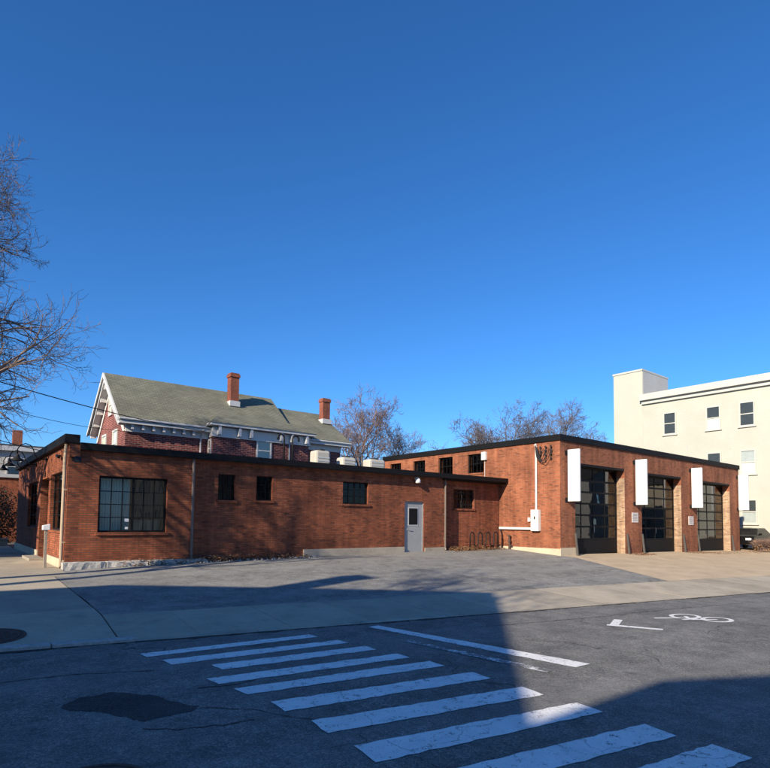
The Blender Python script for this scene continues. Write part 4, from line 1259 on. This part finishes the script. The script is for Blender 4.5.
for (y, z0, z1) in ((17.9, 4.9, 6.38), (15.4, 4.9, 6.38)):
    sash(house, 'x', y - .5, y + .5, z0, z1, HX0 - .07, 1)
    MB().box(HX0 - .006, HX0 - .002, y - .42, y + .42, z0 + .08, z1 - .08).build('window_backing', 'curtain', house)
sash(house, 'x', 16.30, 17.05, 7.3, 8.55, HX0 - .07, 1)
MB().box(HX0 - .006, HX0 - .002, 16.37, 16.98, 7.38, 8.47).build('window_backing', 'curtain', house)
# side window of the bay and the two downspouts
sash(house, 'x', 12.90, 13.30, 5.0, 6.05, BX0 - .07, 1)
for x in (8.45, 13.55):
    MB().tube([(x, BY - .4 if x > 9 else YF - .5, EZ - .2), (x, (BY if x > 9 else YF) - .08, EZ - .6), (x, (BY if x > 9 else YF) - .08, .4)], .045, 8).build('downspout', 'trim_grey', house)
def chimney(x, y, w, d, z0, z1, lab):
    c = MB().box(x - w / 2, x + w / 2, y - d / 2, y + d / 2, z0, z1 - .25).box(x - w / 2 - .05, x + w / 2 + .05, y - d / 2 - .05, y + d / 2 + .05, z1 - .25, z1 - .08).box(x - w / 2 - .01, x + w / 2 + .01, y - d / 2 - .01, y + d / 2 + .01, z1 - .08, z1).build('chimney', 'brick_chimney')
    c.parent = rf
    c['label'] = lab
    o = MB().box(x - w / 2 - .06, x + w / 2 + .06, y - d / 2 - .08, y + d / 2 + .06, z0 + .3, z0 + .62).build('flashing', 'trim_grey'); o.parent = rf
chimney(11.15, 15.5, .52, .55, 8.2, 10.55, 'taller brick chimney near the middle of the roof')
chimney(17.75, 15.5, .55, .5, 7.9, 9.95, 'shorter brick chimney near the end of the roof')

# ------------------------------------------------------------------ cream building on the right
XW = 44.0
wh = thing('cream_building', 'three storey cream sided building beyond the garage', 'building', (50, 0, 0))
YN, YC, YT = -8.0, 6.6, 9.2
RW = 12.30
MB().box(XW, XW + 12, YN, YC, -1.0, RW).build('wall', 'cream', wh)
MB().box(XW - .02, XW + 4.6, YC + .001, YT, -1.0, 14.75).build('stair_tower', 'cream_tower', wh)
MB().box(XW - .08, XW + 4.66, YC - .05, YT + .06, 14.752, 14.90).build('tower_coping', 'cream_trim', wh)
MB().box(XW + .05, XW + 4.6, YC - .025, YC - .0, RW + .31, 14.75).build('tower_side', 'grey_siding', wh)
MB().box(XW - .45, XW - .001, YN - .3, YC + .10, RW - .22, RW + .30).box(XW, XW + 12.2, YN - .3, YC - .03, RW + .001, RW + .30).build('cornice', 'cream_trim', wh)
MB().box(XW - .20, XW - .002, YN - .1, YC + .02, RW - .52, RW - .222).build('cornice_frieze', 'cream_trim', wh)
rows_ = [(8.98, 10.82), (5.40, 7.22), (1.75, 3.55)]
ycs = [-1.27, 1.05, 4.35]
for ri, (z0, z1) in enumerate(rows_):
    for yi, y in enumerate(ycs + [-5.2]):
        if ri and yi == 2: continue
        sash(wh, 'x', y - .52, y + .52, z0, z1, XW - .07, 1, mt='cream_trim')
        zm = (z0 + z1) / 2
        lo_mt = 'curtain' if (ri, yi) in ((0, 1), (1, 0)) else ('trim_grey' if (ri, yi) in ((1, 1), (2, 0)) else 'dim_room')
        MB().box(XW - .006, XW - .001, y - .45, y + .45, zm, z1 - .08).build('window_backing', 'trim_grey' if (ri, yi) == (1, 0) else 'dim_room', wh)
        MB().box(XW - .006, XW - .001, y - .45, y + .45, z0 + .08, zm - .001).build('lower_backing', lo_mt, wh)  # flat sheets: blinds in some windows, painted room darkness in the rest
        MB().box(XW - .12, XW - .001, y - .60, y + .60, z0 - .08, z0 - .002).build('window_sill', 'cream_trim', wh)
MB().tube([(XW - .05, 3.0, 8.2), (XW - .05, 3.0, 5.6)], .02, 6).tube([(XW - .05, -.1, 8.4), (XW - .05, -.1, 7.4)], .02, 6).build('cable', 'trim_grey', wh)

# ------------------------------------------------------------------ parked car and shrub at the right
def car(cx, cy, z, lab):
    t = thing('parked_car', lab, 'car', (cx, cy, z))
    prof = [(-2.2, .35), (-2.22, .62), (-2.05, .92), (-1.55, 1.00), (-.85, 1.42), (.55, 1.45), (1.25, 1.0), (2.0, .86), (2.18, .62), (2.15, .33)]
    b = MB()
    n = len(prof)
    rings = []
    for yy, sx in ((-.88, .0), (-.80, 1.0), (.80, 1.0), (.88, .0)):
        rg = []
        for (x, zz) in prof:
            tuck = .80 if (zz > 1.1) else 1.0
            rg.append((cx + x * (1.0 if sx else .985), cy + yy * tuck, z + (zz if sx else zz * .99)))
        rings.append(rg)
    vs = [p for rg in rings for p in rg]
    fs = []
    for i in range(3):
        for k in range(n):
            k2 = (k + 1) % n
            fs.append((i * n + k, (i + 1) * n + k, (i + 1) * n + k2, i * n + k2))
    fs.append(tuple(range(n))); fs.append(tuple(range(3 * n, 4 * n))[::-1])
    b.add(vs, fs).build('body', 'car_paint', t, bevel=.04)
    for s in (-1, 1):
        y = cy + s * .715
        poly = [(-1.35, 1.02), (-.82, 1.36), (.5, 1.38), (1.02, 1.02)]
        MB().prism([(cx + a, z + c) for a, c in poly], 'y', min(y, y + s * .02), max(y, y + s * .02)).build('side_window', 'glass_dark', t)
        for wx in (-1.35, 1.35):
            wmb = MB()
            wo = []
            for q in range(20):
                a = 2 * math.pi * q / 20
                wo.append((cx + wx + .33 * math.cos(a), z + .33 + .33 * math.sin(a)))
            w = MB().prism(wo, 'y', cy + s * .70, cy + s * .90).build('wheel', 'tyre', t)
            ri_ = [(cx + wx + .2 * math.cos(2 * math.pi * q / 16), z + .33 + .2 * math.sin(2 * math.pi * q / 16)) for q in range(16)]
            o = MB().prism(ri_, 'y', *sorted((cy + s * .901, cy + s * .915))).build('rim', 'galv'); o.parent = w
        MB().box(cx - 2.24, cx - 2.15, cy + s * .62 - .16, cy + s * .62 + .16, z + .66, z + .80).build('headlight', 'lamp_glass', t)
        MB().box(cx + 2.12, cx + 2.20, cy + s * .62 - .16, cy + s * .62 + .16, z + .62, z + .76).build('taillight', 'red_lamp', t)
        MB().box(cx - .95, cx - .78, cy + s * .92 - .08, cy + s * .92 + .08, z + .98, z + 1.10).build('mirror', 'car_paint', t)
    return t
car(41.0, -2.3, gz(41, -2.3), 'black parked car between the garage and the cream building')

# ------------------------------------------------------------------ bare trees
def bare_tree(name, label, base, height, spread, seed, mt_trunk, mt_twig, trunk_r=.22, fork=.28, counts=(9, 6, 5, 4), up=.35, lens=(.50, .52, .55, .6), lean=(0, 0), twig_r=.008, group=None, sides=(8, 5, 4, 3, 3)):
    r = random.Random(seed)
    bx_, by_ = base
    z0 = gz(bx_, by_)
    t = thing(name, label, 'tree', (bx_, by_, z0), group)
    trunk, crown = MB(), MB()
    def grow(p, d, L, rad, lev, mb):
        n = 6 if lev <= 1 else (4 if lev == 2 else 3)
        pts, rs, dirs = [p.copy()], [rad], [d.copy()]
        q, dd = p.copy(), d.copy()
        wob = (.06, .22, .30, .34, .38)[lev]
        tip = (.35, .28, .3, .35, .5)[lev]
        for i in range(n):
            dd = (dd + Vector((r.gauss(0, wob), r.gauss(0, wob), r.gauss(0, wob) + up * (.0 if lev == 0 else .16)))).normalized()
            q = q + dd * (L / n)
            pts.append(q.copy()); dirs.append(dd.copy())
            rs.append(max(twig_r * .6, rad * (1 - (1 - tip) * (i + 1) / n)))
        mb.tube(pts, rs, sides[lev], cap=False)
        if lev >= len(counts):
            return
        c = counts[lev]
        for k in range(c):
            lo = fork if lev == 0 else .22
            t_ = lo + (1 - lo) * (k + r.uniform(.2, .9)) / c
            t_ = min(t_, .995)
            s = t_ * n
            i = min(n - 1, int(s)); f = s - i
            pos = pts[i].lerp(pts[i + 1], f)
            rr = rs[i] + (rs[i + 1] - rs[i]) * f
            base_d = dirs[i + 1]
            az = (k * 2.399 + r.uniform(-.5, .5)) if lev == 0 else r.uniform(0, 6.283)
            ortho = base_d.orthogonal().normalized()
            side = (Matrix.Rotation(az, 3, base_d) @ ortho).normalized()
            ang = (r.uniform(.55, 1.05) if lev == 0 else r.uniform(.45, .95))
            if lev == 0: ang *= 1.15 - .55 * t_
            nd_ = (base_d * math.cos(ang) + side * math.sin(ang)).normalized()
            LL = (spread if lev == 0 else L) * lens[lev] * r.uniform(.75, 1.2)
            if lev == 0: LL = spread * (1.15 - .6 * t_) * r.uniform(.8, 1.15)
            elif True: LL *= (1.15 - .45 * t_)
            grow(pos, nd_, LL, max(twig_r, rr * (.62 if lev == 0 else .6)), lev + 1, crown)
    grow(Vector((bx_, by_, z0 - .1)), Vector((lean[0], lean[1], 1)).normalized(), height * .78, trunk_r, 0, trunk)
    trunk.build('trunk', mt_trunk, t, smooth=True)
    crown.build('crown', mt_twig, t)
    return t
# big tree on the side street, its trunk just outside the picture
bare_tree('bare_tree', 'large bare tree reaching into the sky at the left edge', (-5.65, 5.3), 14.5, 6.6, 3, 'bark', 'twig', trunk_r=.28, fork=.15, counts=(44, 10, 8, 6), up=.24, lens=(.5, .5, .5, .5), twig_r=.0065)
# trees behind the low building and the garage
bare_tree('bare_tree', 'bare reddish tree rising just right of the red house', (24.6, 21.0), 10.9, 6.0, 31, 'bark_grey', 'twig_red', trunk_r=.20, fork=.14, counts=(16, 8, 7, 6), up=.6, twig_r=.011, group='bare trees behind the buildings')
bare_tree('bare_tree', 'small bare reddish tree between the red house and the garage roof', (31.2, 22.5), 10.2, 5.0, 37, 'bark_grey', 'twig_red', trunk_r=.14, fork=.2, counts=(12, 8, 6, 5), up=.6, twig_r=.011, group='bare trees behind the buildings')
for i, (x, y, h, s, lab) in enumerate([(29.6, 12.0, 8.3, 5.2, 'low spreading bare tree, leftmost above the garage roof'), (34.6, 13.2, 10.5, 5.6, 'bare tree with crooked limbs above the garage corner'),
                                       (40.4, 13.5, 11.6, 5.8, 'bare tree above the garage front, left of the densest one'), (46.4, 14.6, 12.8, 6.0, 'dense bare tree next to the cream building')]):
    bare_tree('bare_tree', lab, (x, y), h, s, 41 + i, 'bark_grey', 'twig_far', trunk_r=.18, fork=.2, counts=(13, 8, 7, 5), up=.3, twig_r=.010, group='bare trees behind the buildings')
# street trees outside the picture whose shadows fall on the wall
bare_tree('street_tree', 'bare street tree on the side street, shading the long brick wall', (-6.6, -3.0), 10.6, 3.9, 53, 'bark', 'twig', trunk_r=.17, fork=.42, counts=(12, 6, 5, 3), up=.45, twig_r=.009)
bare_tree('street_tree', 'bare street tree in front of the white gabled house', (-13.4, -15.8), 13.6, 4.2, 71, 'bark', 'twig', trunk_r=.16, fork=.35, counts=(12, 6, 5, 4), up=.5, twig_r=.010)
bare_tree('street_tree', 'tall bare street tree beside the white gabled house', (-13.8, -6.5), 17.0, 4.0, 61, 'bark', 'twig', trunk_r=.22, fork=.55, counts=(9, 5, 4, 2), up=.7, twig_r=.014)

# shrubs
def leaf_shrub(name, label, cx, cy, rx, ry, h, n, seed, mt, leaf=.05):
    r = random.Random(seed)
    z0 = gz(cx, cy)
    t = thing(name, label, 'shrub', (cx, cy, z0))
    mb, st = MB(), MB()
    for k in range(n):
        a, u = r.uniform(0, 6.283), r.random() ** .5
        zz = r.random()
        k_ = math.sin(math.pi * min(1, .12 + zz * .88)) ** .6
        lump = 1 + .22 * math.sin(a * 3 + zz * 5 + seed) + .12 * math.sin(a * 7 - zz * 9)
        x = cx + math.cos(a) * rx * u * k_ * lump; y = cy + math.sin(a) * ry * u * k_ * lump; z = z0 + .05 + zz * h * (1 + .1 * math.sin(a * 4))
        s = leaf * r.uniform(.6, 1.4)
        v1 = Vector((r.gauss(0, 1), r.gauss(0, 1), r.gauss(0, 1))).normalized(); v2 = v1.orthogonal().normalized()
        p = Vector((x, y, z))
        mb.add([p - v1 * s, p + v2 * s * .5, p + v1 * s, p - v2 * s * .5], [(0, 1, 2, 3)])
    for k in range(14):
        a = r.uniform(0, 6.283)
        st.tube([(cx, cy, z0 - .05), (cx + math.cos(a) * rx * .4, cy + math.sin(a) * ry * .4, z0 + h * .5), (cx + math.cos(a) * rx * .7, cy + math.sin(a) * ry * .7, z0 + h * .85)], [.02, .013, .006], 4)
    mb.build('foliage', mt, t); st.build('stems', 'bark', t)
leaf_shrub('evergreen_shrub', 'dark evergreen shrub at the left edge beside the brick building', -.9, 15.2, 1.5, 1.2, 2.7, 9000, 3, 'leaf_green')
leaf_shrub('evergreen_shrub', 'dark evergreen shrub behind the first at the far left', -2.6, 17.0, 1.8, 1.3, 3.2, 7000, 4, 'leaf_green')
def twig_shrub(label, cx, cy, rx, h, seed):
    r = random.Random(seed)
    z0 = gz(cx, cy)
    t = thing('bare_shrub', label, 'shrub', (cx, cy, z0), 'bare shrubs by the cream building')
    mb = MB()
    for k in range(160):
        a = r.uniform(0, 6.283); u = r.random()
        e = (cx + math.cos(a) * rx * u, cy + math.sin(a) * rx * u, z0 + h * r.uniform(.6, 1.0))
        mid = (cx + math.cos(a) * rx * u * .4 + r.gauss(0, .05), cy + math.sin(a) * rx * u * .4 + r.gauss(0, .05), z0 + h * .5)
        mb.tube([(cx + r.gauss(0, .08), cy + r.gauss(0, .08), z0 - .02), mid, e], [.012, .009, .005], 3, cap=False)
        for q in range(3):
            e2 = tuple(c + r.gauss(0, .18) for c in e[:2]) + (e[2] + r.uniform(-.1, .2),)
            mb.tube([mid, e2], [.007, .004], 3, cap=False)
    mb.build('twigs', 'twig_red', t)
    leafs = MB()
    for k in range(260):
        a = r.uniform(0, 6.283); u = r.random() ** .5
        p = Vector((cx + math.cos(a) * rx * u, cy + math.sin(a) * rx * u, z0 + h * r.uniform(.1, 1.0)))
        v1 = Vector((r.gauss(0, 1), r.gauss(0, 1), r.gauss(0, 1))).normalized() * .05; v2 = v1.orthogonal().normalized() * .03
        leafs.add([p - v1, p + v2, p + v1, p - v2], [(0, 1, 2, 3)])
    leafs.build('dead_leaves', 'leaf_dry', t)
twig_shrub('brown bare shrub left of a pair at the right edge', 38.35, -3.85, .55, .75, 3)
twig_shrub('brown bare shrub right of a pair at the right edge', 39.25, -4.35, .6, .85, 4)

# ------------------------------------------------------------------ far left background
gh = thing('grey_house', 'grey sided house with white windows at the far left', 'house', (-2, 33, .3))
MB().prism([(30.5, -.2), (38, -.2), (38, 6.3), (30.5, 6.3)], 'x', -12, 3.6).build('wall', 'grey_siding', gh)
MB().box(-12.3, 3.9, 30.2, 38.3, 6.302, 6.62).build('cornice', 'trim_grey', gh)
MB().box(-12.2, 3.8, 30.3, 38.2, 6.622, 6.75).build('roof', 'shingle_grey', gh)
for x in (-6.4, -3.6, -.6, 1.4):
    sash(gh, 'y', x - .45, x + .45, 4.55, 5.85, 30.43, 1)
MB().prism([(28.9, 3.95), (30.49, 4.4), (30.49, 3.85), (28.9, 3.75)], 'x', -11, 3.0).build('porch_roof', 'shingle_grey', gh)
MB().box(-11, 3.0, 28.85, 28.93, 3.55, 3.80).build('porch_fascia', 'trim', gh)
for x in (-9, -6, -3, 0.2, 2.8):
    MB().box(x - .08, x + .08, 28.95, 29.11, .0, 3.6).build('porch_post', 'trim', gh)
MB().box(1.4, 2.0, 32, 32.6, 6.751, 8.0).build('chimney', 'brick_chimney', gh)
bw_ = thing('brick_shed', 'low dark brick building behind the shrubs at the far left', 'building', (-2, 24, .3))
MB().box(-9, 2.2, 22.5, 27, -.2, 3.95).build('wall', 'brick', bw_)
MB().box(-9.1, 2.3, 22.4, 27.1, 3.952, 4.15).build('coping', 'trim_grey', bw_)
lwl = thing('low_wall', 'low pale concrete wall in front of the dark shrubs', 'wall', (-1, 13.4, .3))
MB().box(-4.6, -.14, 13.55, 13.75, .1, .62).build('wall_body', 'foundation_pale', lwl, bevel=.01)
MB().box(-4.65, -.12, 13.50, 13.80, .622, .70).build('coping', 'foundation_pale', lwl, bevel=.01)

# ------------------------------------------------------------------ overhead lines
def cable(label, a, b, sag, rad=.014, n=24):
    a, b = Vector(a), Vector(b)
    pts = []
    for i in range(n + 1):
        t = i / n
        p = a.lerp(b, t); p.z -= sag * 4 * t * (1 - t)
        pts.append(p)
    return tag(MB().tube(pts, rad, 6).build('overhead_cable', 'wire'), label, 'cable', 'overhead cables')
cable('overhead cable running from the left edge to the red house cornice', (-6.0, 1.0, 6.3), (8.45, 12.9, 6.42), .35, .018)
cable('thin overhead cable just below the first one at the upper left', (-6.0, 1.0, 5.9), (4.75, 13.3, 6.05), .5, .010)
cable('overhead cable crossing low above the gooseneck lamps', (-6.0, 9.0, 6.4), (0.5, 9.0, 4.3), .25, .016)
cable('thin cable between the red house and the garage roof', (17.6, 13.5, 5.9), (22.0, 9.0, 5.75), .10, .012)

# ------------------------------------------------------------------ neighbouring houses outside the picture (they shade the street and show in the glass)
def gable_house(name, label, x0, x1, y0, y1, eave, ridge, wall_mt, axis='x', ym=None):
    t = thing(name, label, 'house', ((x0 + x1) / 2, (y0 + y1) / 2, 0))
    z0 = -1.2
    if axis == 'x':
        ym = ym or (y0 + y1) / 2
        MB().prism([(y0, z0), (y1, z0), (y1, eave), (ym, ridge - .15), (y0, eave)], 'x', x0, x1).build('wall', wall_mt, t)
        MB().prism([(y0 - .4, eave - .2), (ym, ridge), (y1 + .4, eave - .2), (y1 + .4, eave - .35), (ym, ridge - .18), (y0 - .4, eave - .35)], 'x', x0 - .4, x1 + .4).build('roof', 'shingle_grey', t)
    else:
        xm = (x0 + x1) / 2
        MB().prism([(x0, z0), (x1, z0), (x1, eave), (xm, ridge - .15), (x0, eave)], 'y', y0, y1).build('wall', wall_mt, t)
        MB().prism([(x0 - .4, eave - .2), (xm, ridge), (x1 + .4, eave - .2), (x1 + .4, eave - .35), (xm, ridge - .18), (x0 - .4, eave - .35)], 'y', y0 - .4, y1 + .4).build('roof', 'shingle_grey', t)
    return t
def house_windows(t, axis, face, dep, lo, hi, zs):
    n = max(2, int((hi - lo) / 2.6))
    for z in zs:
        for k in range(n):
            a = lo + (hi - lo) * (k + .5) / n
            sash(t, axis, a - .5, a + .5, z, z + 1.6, face - dep * .07, dep)
h1 = gable_house('neighbour_house', 'white gabled house across the side street', -29, -17.0, -19.45, -9.15, 8.75, 12.0, 'white_siding', ym=-15.6)
house_windows(h1, 'x', -17.0, -1, -19.1, -9.5, (1.2, 4.2))
o = MB().box(-18.9, -18.2, -12.7, -12.1, 8.5, 12.15).box(-18.95, -18.15, -12.75, -12.05, 12.151, 12.3).build('chimney', 'brick_chimney'); put(o, h1)
h0 = gable_house('neighbour_house', 'tan gabled house across the side street, beside the brick building', -30, -17.5, .0, 12.1, 10.6, 11.1, 'tan_siding')
h2 = gable_house('neighbour_house', 'grey gabled house on the near corner behind the viewer', -26, -14.2, -31.9, -19.80, 8.75, 12.5, 'grey_siding')
for i, (x0, x1, mt_, lab) in enumerate([(12, 22, 'grey_siding', 'unseen grey house added across the street for window reflections'), (60, 70, 'grey_siding', 'unseen pale grey house added down the street for reflections, first of three'),
                                        (78, 87, 'tan_siding', 'unseen tan house added down the street for reflections, second of three'), (95, 104, 'white_siding', 'unseen white house added down the street for reflections, third of three')]):
    fy = (-30, -26.6, -23.5, -23.5)[i]  # out-of-view houses added so the glass has something to reflect
    hh = gable_house('neighbour_house', lab, x0, x1, -42, fy, 7.5, 10.5, mt_, 'y')
    house_windows(hh, 'y', fy, -1, x0, x1, (.8, 3.9))
    house_windows(hh, 'x', x0, 1, -41.5, fy - .5, (.8, 3.9))
